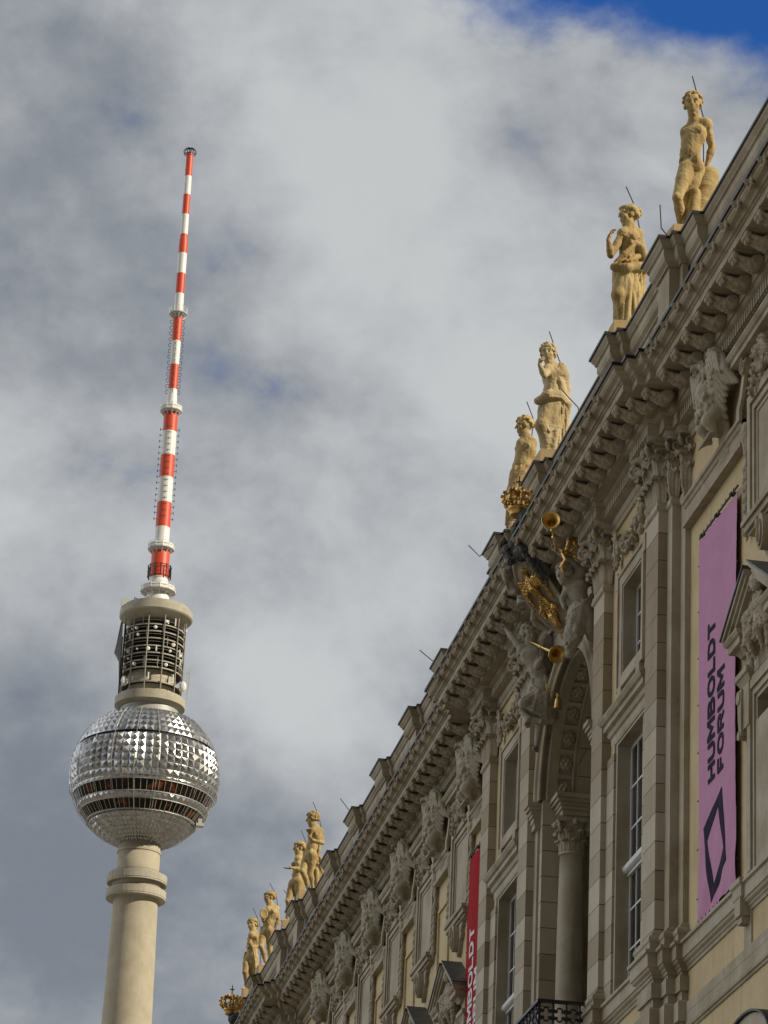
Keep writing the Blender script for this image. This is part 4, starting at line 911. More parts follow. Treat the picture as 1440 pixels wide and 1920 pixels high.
# woman with gathered drapery and a raised hand
J = dict(head=(.03, 0, 3.16), neck=(.08, 0, 2.86), shr=(.25, .02, 2.74), shl=(-.10, -.08, 2.66), chest=(.06, -.02, 2.54), waist=(.03, 0, 2.17), pel=(.03, 0, 1.84), ell=(-.38, -.16, 2.08), wrl=(-.46, -.24, 2.40), elr=(.38, -.02, 2.27), wrr=(.0, -.3, 1.93), kneel=(-.22, -.2, 1.10), footl=(-.05, .1, .56), kneer=(.13, 0, 1.22), footr=(.1, 0, .56))
def d2(S):
    skirt(S, [(.03, 0, 1.88), (.02, -.05, 1.35), (.06, -.02, .46)], [.28, .30, .29], (.03, 9, 3.)); S.cone((.0, -.1, 1.8), (-.2, -.2, 1.12), .2, .15, .08); S.cone((-.2, -.2, 1.12), (0, -.05, .5), .15, .14, .08)
    S.chain([(-.3, -.2, 1.78), (-.05, -.34, 1.72), (.2, -.28, 1.80), (.38, -.08, 1.92), (.36, .12, 2.2)], [.10, .11, .12, .12, .1], .04); S.ell((.05, -.04, 2.42), (.23, .20, .30), .05); S.ell((.04, -.02, 2.1), (.21, .18, .3), .08); S.chain([(.12, -.2, 2.46), (.30, -.18, 2.32), (.40, -.06, 2.05)], [.06, .09, .1], .03); S.chain([(-.28, -.2, 1.9), (-.1, -.24, 2.1), (.14, -.22, 2.4)], [.05, .06, .05], .03)
    S.chain([(.38, .05, 1.9), (.36, .08, 1.2), (.3, .08, .7)], [.09, .10, .08], .05); folds(S, (.04, -.02, .30, .29, 1.75), (.07, -.02, .29, .27, .48), 9, .035, -120, 30)
    for j in range(5): t = j / 4; S.chain([(-.3, -.2 - .1 * t, 1.70 + .1 * t), (-.05, -.38, 1.64 + .12 * t), (.2, -.34, 1.72 + .12 * t), (.40, -.12, 1.86 + .12 * t)], [.02, .03, .03, .02], .01)
    for j in range(5): t = j / 4; S.chain([(-.16 + .06 * t, -.2, 2.62 - .1 * t), (.04, -.27, 2.50 - .12 * t), (.26, -.2, 2.56 - .12 * t)], [.012, .02, .012], .008)
    S.carve(.004, 30, 3)
statue('draped_woman_statue', 'stone woman in gathered drapery holding one hand up, second statue from the top', (14.8, 61.95, 32.04), J, (-.5, -1, 0), (-1, -.25, -.1), fem=True, style='bun', dress=d2, hands=[((-.46, -.24, 2.40), (.3, 0, 1), (.9, -.3, -.2), .6), ((.0, -.3, 1.93), (-1, -.1, -.3), (0, -.2, -1), .5)])
# pale wreathed figure with the arm bent to the shoulder
J = dict(head=(-.12, -.02, 3.05), neck=(-.05, 0, 2.78), shr=(.20, .05, 2.70), shl=(-.15, -.1, 2.58), chest=(.03, 0, 2.44), waist=(.0, 0, 2.07), pel=(.0, 0, 1.82), ell=(-.27, -.32, 2.34), wrl=(-.40, -.36, 2.58), elr=(.32, .12, 2.3), wrr=(.2, -.1, 2.0), kneel=(-.28, -.22, 1.10), footl=(-.03, 0, .56), kneer=(.09, .05, 1.2), footr=(.05, .1, .56))
def d3(S):
    skirt(S, [(0, 0, 1.85), (-.02, -.02, 1.25), (.02, 0, .46)], [.30, .29, .22], (.02, 7, 3.)); S.cone((-.03, -.1, 1.75), (-.28, -.22, 1.1), .2, .15, .08); S.cone((-.28, -.22, 1.1), (-.03, 0, .5), .15, .15, .1)
    S.chain([(-.38, -.2, 1.72), (-.15, -.3, 1.85), (.12, -.26, 1.88), (.34, -.04, 1.8), (.36, .1, 1.5)], [.1, .12, .13, .12, .08], .05); S.chain([(.2, .02, 2.74), (.22, -.06, 2.5), (.3, -.0, 2.2), (.3, 0, 1.9)], [.14, .15, .13, .12], .06); S.chain([(.05, -.12, 2.6), (.15, -.14, 2.3), (.28, -.1, 1.9)], [.07, .09, .1], .05)
    S.chain([(.34, .05, 1.75), (.33, .08, 1.3), (.2, .1, .6)], [.1, .12, .1], .06); folds(S, (.06, 0, .29, .28, 1.7), (.04, 0, .20, .2, .48), 7, .03, -80, 40)
    for j in range(4): t = j / 3; S.chain([(-.28, -.36, 1.3 - .16 * t), (-.1, -.30, 1.12 - .2 * t), (.14, -.26, 1.26 - .1 * t)], [.015, .028, .02], .012)
    for j in range(5): t = j / 4; S.chain([(-.42, -.22, 1.64 + .13 * t), (-.15, -.40, 1.77 + .13 * t), (.14, -.37, 1.80 + .13 * t), (.38, -.1, 1.72 + .12 * t)], [.015, .026, .026, .015], .01)
    for j in range(5): t = j / 4; S.chain([(.10 + .2 * t, -.12 + .05 * t, 2.72 - .04 * t), (.16 + .16 * t, -.2 + .08 * t, 2.35), (.24 + .12 * t, -.15 + .06 * t, 1.95)], [.018, .024, .018], .01)
    S.carve(.004, 30, 4)
def wreath(S):
    r = random.Random(5)
    for k in range(26): a = 2 * math.pi * k / 26; S.ell((-.12 + .165 * math.cos(a), -.0 + .185 * math.sin(a), 3.16 + .05 * math.sin(2 * a) + r.uniform(-.02, .03)), (.035, .035, .05), .008)
statue('wreathed_statue', 'pale stone figure with leaf wreath and hip drapery, one arm bent up to the shoulder', (14.75, 68.99, 32.04), J, (-.4, -1, 0), (-.45, -1, -.1), m='pale', style='curls', dress=d3, extra=[('wreath', wreath)], hands=[((-.40, -.36, 2.58), (.15, .1, 1), (.8, .3, .2), 1.3)])
# young man in profile above the gilded crown
J = dict(head=(.02, 0, 3.18), neck=(.08, 0, 2.88), shr=(.22, -.04, 2.74), shl=(-.04, -.0, 2.70), chest=(.07, -.02, 2.52), waist=(-.02, 0, 2.12), pel=(-.03, 0, 1.82), elr=(.28, .05, 2.30), wrr=(.22, -.06, 1.92), ell=(-.1, .2, 2.3), wrl=(-.2, .2, 1.98), kneel=(-.26, -.2, 1.2), footl=(-.1, 0, .56), kneer=(-.04, 0, 1.2), footr=(-.05, .05, .56))
def d4(S):
    skirt(S, [(-.03, 0, 1.86), (-.1, -.04, 1.3), (-.1, 0, .46)], [.27, .27, .26], (.02, 8, 3.)); S.cone((-.1, -.1, 1.75), (-.32, -.2, 1.2), .17, .14, .08); S.cone((-.32, -.2, 1.2), (-.2, -.02, .5), .14, .12, .08); S.chain([(.12, -.2, 2.0), (.0, -.24, 1.8), (-.18, -.24, 1.5), (-.3, -.2, 1.2)], [.08, .1, .1, .08], .05); folds(S, (-.04, -.02, .27, .26, 1.8), (-.1, 0, .25, .24, .48), 9, .03, -170, 20); S.carve(.004, 30, 5)
statue('bare_chested_statue', 'bare chested curly haired stone figure in left profile behind the gilded crown', (15.0, 73.5, 32.04), J, (-.8, -.6, 0), (-1, -.05, -.05), style='curls', dress=d4, h=.017, hands=[((.22, -.06, 1.92), (-.15, 0, -1), (-1, 0, 0), .4)])
# far group on the second portal
J = dict(head=(.07, 0, 3.08), neck=(.17, 0, 2.80), shr=(.33, -.02, 2.66), shl=(.10, -.1, 2.62), chest=(.18, -.02, 2.44), waist=(.09, 0, 2.05), pel=(.05, 0, 1.76), elr=(.44, -.06, 2.26), wrr=(.10, -.26, 2.26), ell=(.38, .25, 2.2), wrl=(.36, .22, 1.85), kneel=(-.20, -.16, 1.16), footl=(.08, .12, .58), kneer=(.09, 0, 1.16), footr=(.22, 0, .58))
def cup(S): S.cone((-.02, -.27, 2.46), (-.02, -.27, 2.6), .06, .16, .02); S.ell((-.02, -.27, 2.66), (.13, .13, .07), .02, True); S.cone((-.02, -.27, 2.36), (-.02, -.27, 2.46), .06, .04, .02); S.clip(2, 2.62, False)
def st5(S):
    S.cone((.42, .22, .46), (.42, .22, 1.5), .24, .2, .05); S.clip(2, 1.55, False); S.chain([(.3, .05, 1.75), (.32, 0, 1.3), (.36, .0, .6)], [.07, .1, .09], .03); S.chain([(.4, .0, 1.7), (.44, .0, 1.2), (.5, .0, .6)], [.08, .1, .1], .03); S.ripple(.02, (22, 10, 12))
statue('cup_bearer_statue', 'nude stone figure in left profile holding up a drinking cup, highest of the far statues', (14.85, 107.3, 32.04), J, (-.9, -.45, 0), (-1, -.05, -.05), style='curls', h=.019, extra=[('cup', cup), ('draped_stump', st5)], hands=[((.10, -.26, 2.26), (-1, 0, .55), (.4, 0, .9), .7), ((.36, .22, 1.85), (-.1, 0, -1), (-1, 0, 0), .4)], pl=(-.3, .62, -.35, .45))
J = dict(head=(.14, 0, 3.18), neck=(.20, 0, 2.92), shr=(.30, .08, 2.78), shl=(.10, -.15, 2.74), chest=(.17, -.02, 2.58), waist=(.11, 0, 2.22), pel=(.11, 0, 1.92), ell=(.17, -.22, 2.36), wrl=(-.12, -.32, 2.36), elr=(.36, .2, 2.4), wrr=(.3, .15, 2.05), kneer=(.17, -.05, 1.28), footr=(.2, .05, .58), kneel=(-.16, -.1, 1.2), footl=(-.14, .1, .58))
def d6(S): S.chain([(.3, .2, 2.1), (.32, .2, 1.3), (.3, .15, .5)], [.08, .12, .12], .05); S.ripple(.02, (26, 12, 8))
statue('reaching_woman_statue', 'nude stone woman with her hair in a bun stretching one open hand forward', (14.9, 111.2, 32.04), J, (-.8, -.6, 0), (-1, -.25, -.1), fem=True, style='bun', h=.019, dress=d6, hands=[((-.12, -.32, 2.36), (-1, 0, -.2), (0, 0, 1), .25), ((.3, .15, 2.05), (0, 0, -1), (-1, 0, 0), .4)])
J = dict(head=(-.03, 0, 3.08), neck=(.06, 0, 2.78), shr=(.24, -.02, 2.68), shl=(-.06, -.1, 2.58), chest=(.08, -.02, 2.46), waist=(.0, 0, 2.08), pel=(-.03, 0, 1.78), elr=(.36, 0, 2.26), wrr=(.24, -.06, 1.90), ell=(-.2, -.05, 2.2), wrl=(-.24, -.16, 2.42), kneel=(-.25, -.2, 1.16), footl=(.0, .05, .58), kneer=(.10, .05, 1.2), footr=(.16, .1, .58))
def disc(S):
    S.ell((-.22, -.2, 2.42), (.16, .05, .21), .02); S.ell((-.22, -.24, 2.42), (.12, .03, .17), .01, True)
def st7(S): S.cone((.3, .15, .46), (.26, .12, 1.8), .13, .1, .05); S.ripple(.015, (26, 20, 14))
statue('tambourine_statue', 'nude stone figure with bound hair looking down and carrying a round tambourine', (14.9, 117.5, 32.04), J, (-.75, -.65, 0), (-.9, -.4, -.35), style='bun', h=.02, extra=[('tambourine', disc), ('tree_stump', st7)], hands=[((.24, -.06, 1.90), (-.05, 0, -1), (-1, 0, 0), .4)])
J = dict(head=(-.10, 0, 3.04), neck=(-.03, 0, 2.76), shr=(.14, .0, 2.62), shl=(-.12, -.12, 2.58), chest=(.01, 0, 2.42), waist=(-.05, 0, 2.03), pel=(-.08, 0, 1.76), elr=(.19, -.04, 2.20), wrr=(-.08, -.24, 2.12), ell=(-.2, .1, 2.2), wrl=(-.22, -.15, 2.1), kneel=(-.28, -.12, 1.14), footl=(-.18, .05, .58), kneer=(-.03, 0, 1.18), footr=(.0, .05, .58))
def d8(S): S.chain([(-.02, -.22, 2.1), (.05, -.18, 1.6), (.16, -.05, .55)], [.06, .1, .16], .05); S.chain([(.1, -.1, 2.0), (.18, .0, 1.3), (.26, .05, .5)], [.06, .1, .12], .05); S.ripple(.016, (34, 12, 5))
def pot(S): S.ell((-.17, -.28, 2.22), (.1, .1, .11), .02); S.ell((-.17, -.28, 2.34), (.07, .07, .05), .01)
statue('cloth_bearer_statue', 'stone figure with folded arm and a long hanging cloth, lowest of the far statues', (14.85, 121.2, 32.04), J, (-.7, -.7, 0), (-.6, -.8, -.2), style='short', h=.02, dress=d8, extra=[('jar', pot)], hands=[((-.08, -.24, 2.12), (-1, 0, .4), (.3, 0, 1), .6)])

# ------------------------------------------------------------------ eagles under the cornice
def eagle_mesh(turn):
    s = SDF((-1.05, -1.1, -1.25), (.1, 1.1, 1.15), .018)
    s.chain([(-.26, 0, -.60), (-.40, 0, -.28), (-.46, 0, .10), (-.46, .02 * turn, .36), (-.48, .05 * turn, .54)], [.17, .26, .23, .15, .115], .06)
    s.ell((-.52, .09 * turn, .66), (.12, .11, .10), .03); s.chain([(-.60, .14 * turn, .69), (-.70, .20 * turn, .69), (-.75, .23 * turn, .59)], [.062, .05, .018], .015)
    for q in (-1, 1): s.ell((-.59, .09 * turn + q * .075, .71), (.03, .03, .02), .01, True); s.cone((-.56, .09 * turn + q * .07, .745), (-.65, .13 * turn + q * .05, .74), .026, .02, .01)
    for sg in (-1, 1):
        lead = [V3(-.36, sg * .18, .14), V3(-.48, sg * .38, .46), V3(-.50, sg * .60, .64), V3(-.42, sg * .80, .50)]
        s.chain(lead, [.14, .13, .12, .08], .03)
        for k in range(10):                                 # long feathers
            t = k / 9; i = min(2, int(t * 3)); q = t * 3 - i; a = lead[i] * (1 - q) + lead[i + 1] * q; b = a + V3(.20 + .02 * t, sg * (-.02 + .24 * t), -.74 + .16 * t); s.chain([a, (a + b) / 2 + V3(-.07, 0, 0), b], [.075, .088, .05], .006)
        for k in range(8):                                  # short feathers in front
            t = k / 7; i = min(2, int(t * 3)); q = t * 3 - i; a = lead[i] * (1 - q) + lead[i + 1] * q + V3(-.09, 0, -.02); s.cone(a, a + V3(.04, sg * .05, -.32), .058, .045, .006)
            a = a + V3(-.02, 0, .06); s.cone(a, a + V3(.02, sg * .04, -.16), .055, .045, .006)
        s.chain([(-.36, sg * .15, -.32), (-.50, sg * .19, -.54), (-.38, sg * .19, -.80)], [.18, .14, .06], .04)
        for k in (-1, 0, 1): s.chain([(-.38, sg * .19, -.80), (-.50, sg * .19 + k * .08, -.84), (-.56, sg * .19 + k * .10, -.93)], [.05, .045, .02], .012)
    for k in range(5): s.cone((-.16, (k - 2) * .07, -.55), (-.12, (k - 2) * .13, -1.15), .08, .06, .008)
    for k in range(44):
        a = k * 2.4; z = -.5 + 1.0 * k / 44; r = .25 - .13 * max(0, z); s.ell((-.43 - r * abs(math.cos(a)) * .95, r * math.sin(a), z), (.05, .05, .075), .01)
    s.carve(.006, 44, 9); return s.mesh('eagle_sculpture')
em = [eagle_mesh(1), eagle_mesh(-1)]
EG = 'stone eagles on the ledge below the cornice'
for y, lb, i in [(NEAR + 2.75, 'grey stone eagle with raised wings on the ledge above the pink banner', 0), (76.25, 'stone eagle squeezed beside the portal capital, just above the red banner', 0),
                 (80.85, 'stone eagle on the ledge next beyond the red banner, second from the portal capital', 0), (85.6, 'stone eagle with its head turned aside, third along from the red banner', 1), (90.4, 'stone eagle fourth along from the red banner, midway down the far ledge', 0),
                 (95.2, 'stone eagle last but one towards the far gilded crown', 0), (99.9, 'farthest visible stone eagle, low beside the second portal', 1)]:
    single('eagle_sculpture', em[i], 'eagle', lb, 'sculpture', (XW + .04, y, 27.05), EG)

# ------------------------------------------------------------------ arms, crown and trumpeters over the portal
ar = thing('coat_of_arms', 'carved shield with gilded eagle, dark lion skin mantle and gilded crown above the arch', 'sculpture', (13.8, CZ, 27.5))
u = unit(V3(.61 + .49, .35, -.6 - .68)); nrm = unit(V3(-.75, -.62, -.55)); nrm = unit(nrm - u * (nrm @ u)); sdv = np.cross(nrm, u); c0 = V3(.06, -.17, .04); AX = [u, sdv, nrm]
S = SDF((-1.1, -1.3, -1.1), (1.1, 1.1, 1.3), .018); S.ell(c0, (.92, .38, .15), .02, ax=AX); S.ell(c0 + nrm * .19, (.80, .29, .16), .015, True, ax=AX); S.ell(c0, (.84, .33, .09), .01, ax=AX)
for sg in (-1, 1):
    S.chain([c0 + sdv * sg * (.37 * math.cos(t) + .02) + u * .92 * math.sin(t) + nrm * .06 for t in [-1.35 + 2.7 * k / 12 for k in range(13)]], [.045] * 13, .015)
    for t0 in (-.9, .2): S.chain([c0 + sdv * sg * (.40 + .13 * math.sin(q)) + u * (t0 + .16 * q) + nrm * (.05 + .05 * math.cos(q)) for q in (0, .8, 1.6, 2.4, 3.1)], [.05, .075, .08, .07, .04], .02)
S.chain([c0 + u * .85, c0 + u * .97 + sdv * .14, c0 + u * 1.08, c0 + u * .99 - sdv * .14, c0 + u * .86], [.08, .09, .05, .09, .08], .02)
part('shield', S.mesh('shield'), 'stone', ar, world=False)
S = SDF((-1.1, -1.3, -1.1), (1.1, 1.1, 1.3), .017); g0 = c0 + nrm * .15; pt = lambda a, b, c=0: g0 + u * (a * 1.2 - .05) + sdv * b * 1.1 + nrm * (c * 1.6 - .02)
S.chain([pt(-.42, 0), pt(-.15, 0, .03), pt(.12, 0)], [.05, .1, .06], .03); S.chain([pt(-.42, 0), pt(-.52, .05, .03), pt(-.5, .12, .03)], [.05, .05, .02], .02)
for sg in (-1, 1):
    for k in range(6): t = k / 5; S.chain([pt(-.3 + .08 * t, sg * .06, .02), pt(-.36 + .25 * t, sg * (.2 + .04 * t), .03), pt(-.22 + .42 * t, sg * (.32 - .08 * t), 0)], [.04, .036, .018], .012)
    S.chain([pt(.1, sg * .04), pt(.25, sg * .12, .02), pt(.3, sg * .2, .03)], [.045, .035, .02], .015)
for k in range(5): S.cone(pt(.12, (k - 2) * .03), pt(.42 + .04 * (2 - abs(k - 2)), (k - 2) * .09), .035, .028, .01)
S.ell(pt(.32, .2, .05), (.08, .08, .08), .02); S.chain([pt(.45, 0, .02), pt(.62, .02, .04), pt(.72, 0, .02)], [.09, .07, .04], .03); S.lumps(.02, 60)
part('gilded_eagle', S.mesh('gilded_eagle'), 'gild', ar, world=False)
def strands(S, paths, r, k=.03):
    for p in paths: S.chain([V3(*q) for q in p], list(np.linspace(r[0], r[1], len(p))), k)
S = SDF((-1.2, -1.0, -.7), (.5, .8, 2.2), .02)
S.ell((-.36, -.1, 1.0), (.26, .26, .22), .06); S.ell((-.3, .0, 1.15), (.22, .22, .16), .05)
for i in range(9):
    t = i / 8; strands(S, [[(-.52 + .3 * t, -.22, 1.12 - .1 * t), (-.48 + .42 * t, -.40, .9), (-.3 + .36 * t, -.46, .66), (-.12 + .25 * t, -.42, .42 + .06 * math.sin(9 * t)), (.02 + .1 * t, -.36, .24 + .1 * math.sin(5 * t))]], (.075, .03), .008)
for sg in (-.62, -.05): S.ell((sg, -.1, 1.12), (.09, .09, .1), .03)
S.chain([(-.62, .15, 1.25), (-.72, .1, 1.05), (-.62, .05, .8)], [.06, .1, .1], .04); S.chain([(-.76, .2, 1.32), (-.82, .2, 1.22)], [.08, .06], .03); S.ripple(.012, (26, 16, 30)); S.carve(.014, 34, 8)
part('lion_skin', S.mesh('lion_skin'), 'patina', ar, world=False, loc=(-.10, -.46, -.17))
S = SDF((-1.2, -1.0, -1.2), (.5, .8, 1.6), .022)
for i in range(9):
    t = i / 8; q = .05 * math.sin(7 * t + 1)
    strands(S, [[(-.70 + .22 * t, .12 - q, .92), (-.80 + .26 * t, .05 + q, .6), (-.74 + .26 * t, .0 - q, .34), (-.64 + .22 * t, .05 + q, .12), (-.54 + .1 * t, .08, -.02 - .1 * math.sin(3 * t))]], (.055, .04), .010)
    if i % 2: strands(S, [[(-.42, .1, .75), (-.36 + .1 * t, .12 + q, .5), (-.26 + .1 * t, .13 - q, .3), (-.34 + .1 * t, .1, .14)]], (.06, .04), .012)
S.chain([(-.3, .25, .15), (-.05, .25, -.1), (.15, .3, -.4), (.25, .3, -.6)], [.12, .13, .11, .08], .05); S.ell((.05, .6, .1), (.40, .28, .7), .1); S.ell((-.15, .45, .95), (.36, .28, .4), .1); S.ripple(.012, (30, 20, 12)); S.carve(.012, 30, 2); S.clip(2, .06)
part('mantle', S.mesh('mantle'), 'greyc', ar, world=False)
S = SDF((-1.0, -.8, 1.0), (.5, .7, 2.3), .02)
S.chain([(-.44, .1, 1.25), (-.52, .1, 1.6), (-.44, .1, 1.8)], [.13, .11, .1], .05); S.chain([(-.2, .0, 1.3), (-.16, .0, 1.65), (-.06, .0, 1.85)], [.12, .14, .08], .04)
for i in range(8): a = i * .8; S.chain([(-.22, -.06, 1.3 + .06 * i), (-.22 + .14 * math.cos(a), -.14, 1.42 + .07 * i)], [.05, .02], .02)
S.chain([(-.3, 0, 1.6), (-.34, 0, 1.9)], [.14, .16], .04); S.carve(.018, 30, 5)
part('supporters', S.mesh('supporters'), 'patina', ar, world=False, loc=(-.04, -.18, -.06))

def crown(owner, loc, sc):
    """gilded crown as a part of the sculpture that carries it; loc in the owner's space"""
    g = MB(); k = sc; g.lathe([(0, 0), (.17 * k, 0), (.20 * k, .03 * k), (.19 * k, .09 * k), (.24 * k, .13 * k), (.27 * k, .2 * k), (.25 * k, .2 * k), (.17 * k, .1 * k), (0, .1 * k)], 28)
    o = part('gilded_crown', g, 'gild', owner, loc=loc, world=False, smooth=True)
    for i in range(8):
        a = i * math.pi / 4; c, s_ = math.cos(a), math.sin(a); g = MB(); pr = [(.25, .2), (.33, .3), (.355, .42), (.31, .53), (.2, .58), (.08, .555), (.02, .5)]
        g.tube([(r * c * k, r * s_ * k, z * k) for r, z in pr], [.04 * k, .045 * k, .045 * k, .04 * k, .035 * k, .03 * k, .02 * k], 7)
        for r, z in pr[:5]: g.ell((r * 1.09 * c * k, r * 1.09 * s_ * k, (z + .02) * k), (.042 * k,) * 3, 8, 5)
        part('crown_arch', g, 'gild', o, world=False, smooth=True)
        g = MB(); a += math.pi / 8; c, s_ = math.cos(a), math.sin(a)
        for q, (dz, dr) in enumerate([(0, 0), (.09, .02), (.05, .03), (.05, .03)]): w = (.06 if q == 2 else -.06 if q == 3 else 0); g.ell(((.27 + dr) * c * k - w * s_ * k, (.27 + dr) * s_ * k + w * c * k, (.25 + dz) * k), (.038 * k,) * 3, 8, 5)
        part('leaf_ornament', g, 'gild', o, world=False, smooth=True)
    g = MB(); g.ell((0, 0, .62 * k), (.1 * k,) * 3, 16, 10); part('orb', g, 'gold', o, world=False, smooth=True)
    g = MB(); g.box(-.018 * k, .018 * k, -.018 * k, .018 * k, .7 * k, .98 * k).box(-.075 * k, .075 * k, -.018 * k, .018 * k, .82 * k, .86 * k); part('cross', g, 'gild', o, world=False)
crown(ar, (-.5, 0, 1.88), .98)
S = SDF((-.6, -.6, -.9), (.6, .6, .4), .022); S.ell((.08, -.25, -.02), (.18, .18, .2), .04); S.chain([(.1, -.1, -.3), (0, 0, -.8)], [.2, .34], .08); S.chain([(-.25, -.05, -.35), (-.34, 0, -.8)], [.16, .16], .06)
for k in range(40): a, z = rng.uniform(0, 6.28), rng.uniform(-.1, .2); S.ell((.08 + .17 * math.cos(a), -.25 + .17 * math.sin(a), z), (.05, .05, .05), .01)
S.ripple(.01, (20, 20, 14)); he = single('herald_sculpture', S.mesh('herald_sculpture'), 'patina', 'dark curly headed figure bearing a gilded crown at the lower left end', 'sculpture', (13.35, 114.3, 29.62)); crown(he, (-.02, 0, .2), 1.1)

def trumpet(name, label, a, b, bell, rb):
    a, b = V3(*a), V3(*b); o = thing(name, label, 'trumpet', tuple(a)); d = unit(b - a); L = np.linalg.norm(b - a)
    g = MB(); g.tube([(0, 0, 0), tuple(d * .06), tuple(d * .1), tuple(d * L * .6), tuple(d * (L - .25))], [.035, .02, .018, .026, .04], 10); part('tube', g, 'gold', o, world=False, smooth=True)
    g = MB(); q = Vector(d).to_track_quat('Z', 'Y').to_matrix(); p0 = d * (L - .32); pr = [(.034, 0), (.045, .12), (.075, .22), (.13, .285), (rb * .82, .315), (rb * .95, .322), (rb, .335), (rb * .97, .35), (rb * .9, .34), (rb * .8, .33), (.13, .30), (.06, .2), (.03, .02)]
    t = MB(); t.lathe(pr, 36); t.v = [tuple(q @ Vector(v) + Vector(p0)) for v in t.v]; part('bell', t, 'gold', o, world=False, smooth=True)
    [part('knop', MB().ell(tuple(d * L * x), (.05, .05, .05), 10, 6), 'gold', o, world=False, smooth=True) for x in (.45, .68)]
    return o
def angel(name, label, loc, build, drap, wing, hairdef, h=.018):
    o = thing(name, label, 'sculpture', loc, 'stone angels over the arch'); S = SDF((-1.15, -.75, -1.65), (.95, .75, 2.3), h); H, hd = build(S); part('body', S.mesh('body'), 'greyc', o, world=False)
    S = SDF(hd - .36, hd + .36, h); hair(S, H, hd, hairdef[0], hairdef[1], 4); part('hair', S.mesh('hair'), 'greyc', o, world=False)
    S = SDF((-1.15, -.75, -1.65), (.95, .75, 2.3), h); drap(S); part('drapery', S.mesh('drapery'), 'greyc', o, world=False)
    S = SDF((-1.15, -.75, -1.65), (.95, .95, 2.3), h + .004); wing(S); part('wing', S.mesh('wing'), 'greyc', o, world=False)
sA = 1.55
def b1(S):
    J = dict(head=(-.25, -.02, 1.45), neck=(-.17, .06, 1.24), shr=(-.36, .1, 1.12), shl=(-.0, -.06, 1.08), chest=(-.17, .0, .95), waist=(.0, .0, .58), pel=(.06, .0, .30), ell=(-.09, -.2, .64), wrl=(.0, -.3, .84), elr=(-.56, .22, 1.42), wrr=(-.70, .36, 1.68), kneel=(-.22, -.2, -.2), footl=(-.2, .1, -.6), kneer=(.02, -.16, -.42), footr=(-.01, .0, -1.18))
    r = human(S, J, (-.35, -.9, -.2), (.25, -.9, -.35), sA); hand(S, V3(.0, -.3, .84), (-.1, -.25, 1), (.5, -.6, 0), sA * 1.1, 1.3); hand(S, V3(-.70, .36, 1.68), (-.3, .1, .6), (.3, -.9, 0), sA, 1.); return r
def w1(S):
    S.ell((.06, -.02, .12), (.26, .22, .26), .06); S.ell((.0, -.04, -.25), (.38, .28, .36), .08); S.cone((.0, -.1, .05), (-.34, -.2, -.24), .18, .15, .06)
    for j in range(8):                           # hanging swags of cloth
        t = j / 7; S.chain([(-.18 - .26 * t, -.16, .22 - .46 * t), (-.06 - .12 * t, -.30 - .04 * t, .06 - .50 * t), (.12 - .02 * t, -.31, .0 - .55 * t), (.28 + .06 * t, -.20, .08 - .52 * t), (.36 + .06 * t, -.02, .22 - .52 * t)], [.03, .045, .055, .045, .03], .012)
    S.chain([(-.40, -.1, -.36), (-.26, -.24, -.60), (.02, -.28, -.66), (.28, -.2, -.58), (.44, -.02, -.38)], [.06, .08, .085, .08, .05], .03)
    for q in (.26, .32, .38): S.chain([(q - .06, .08, .6), (q, .0, .2), (q + .05, -.04, -.1), (q + .02, -.02, -.42)], [.04, .055, .06, .05], .012)
    S.clip(2, -.72); S.carve(.007, 26, 3)
def g1(S):
    S.chain([(.1, .15, 1.1), (.3, .15, 1.42), (.42, .18, 1.15), (.38, .2, .75)], [.12, .16, .15, .08], .05); S.chain([(.15, .2, .9), (.3, .25, .5), (.4, .25, .1)], [.14, .14, .1], .06); S.ripple(.02, (24, 10, 10))
angel('trumpet_angel', 'lower stone angel blowing a trumpet with one arm flung out and a bare foot hanging', (14.24, 67.33, 25.9), b1, w1, g1, (sA, 'curls'))
trumpet('trumpet', 'gilded trumpet blown by the lower angel, its dark bell turned to the viewer', (13.98, 67.38, 27.24), (14.30, 65.75, 26.37), None, .205)
def b2(S):
    J = dict(head=(-.34, -.08, 1.42), neck=(-.22, .0, 1.28), shr=(.04, -.1, 1.50), shl=(-.2, .05, 1.18), chest=(-.05, -.02, 1.16), waist=(.02, 0, .92), pel=(.04, 0, .68), elr=(-.24, -.14, 1.74), wrr=(-.48, -.14, 1.88), ell=(-.32, .1, .95), wrl=(-.3, .0, .7), kneel=(-.08, -.28, .12), footl=(-.2, .0, -.1), kneer=(.2, -.2, .15), footr=(.38, -.02, -.16))
    r = human(S, J, (-.5, -.85, .1), (-.8, -.5, .0), sA); hand(S, V3(-.48, -.14, 1.88), (-.8, 0, .5), (0, -.5, .8), sA, 1.2); return r
def w2(S):
    S.ell((.05, -.02, .66), (.26, .22, .24), .06); S.cone((.05, -.04, .55), (-.12, -.08, .05), .26, .2, .1); S.cone((-.12, -.08, .05), (-.18, -.05, -.35), .18, .10, .08)
    for j in range(9):                           # folds sweeping from the raised shoulder to the lower left
        t = j / 8; S.chain([(.38 - .05 * t, .02, 1.15 - .75 * t), (.22 - .06 * t, -.16, .92 - .72 * t), (.02 - .1 * t, -.27, .70 - .72 * t), (-.16 - .06 * t, -.22, .56 - .74 * t), (-.26 - .0 * t, -.05, .44 - .72 * t)], [.05, .06, .055, .05, .03], .012)
    S.chain([(.38, .1, 1.25), (.44, .0, .9), (.40, -.06, .5), (.3, -.1, .25)], [.09, .12, .12, .07], .04); S.carve(.007, 26, 4)
def g2(S):
    for k in range(5): S.chain([(.15, .15, 1.3), (.2 + .06 * k, .2, 1.75 - .05 * k), (.1 + .09 * k, .2, 2.1 - .13 * k)], [.1, .09, .05], .02)
    S.ripple(.012, (24, 14, 20))
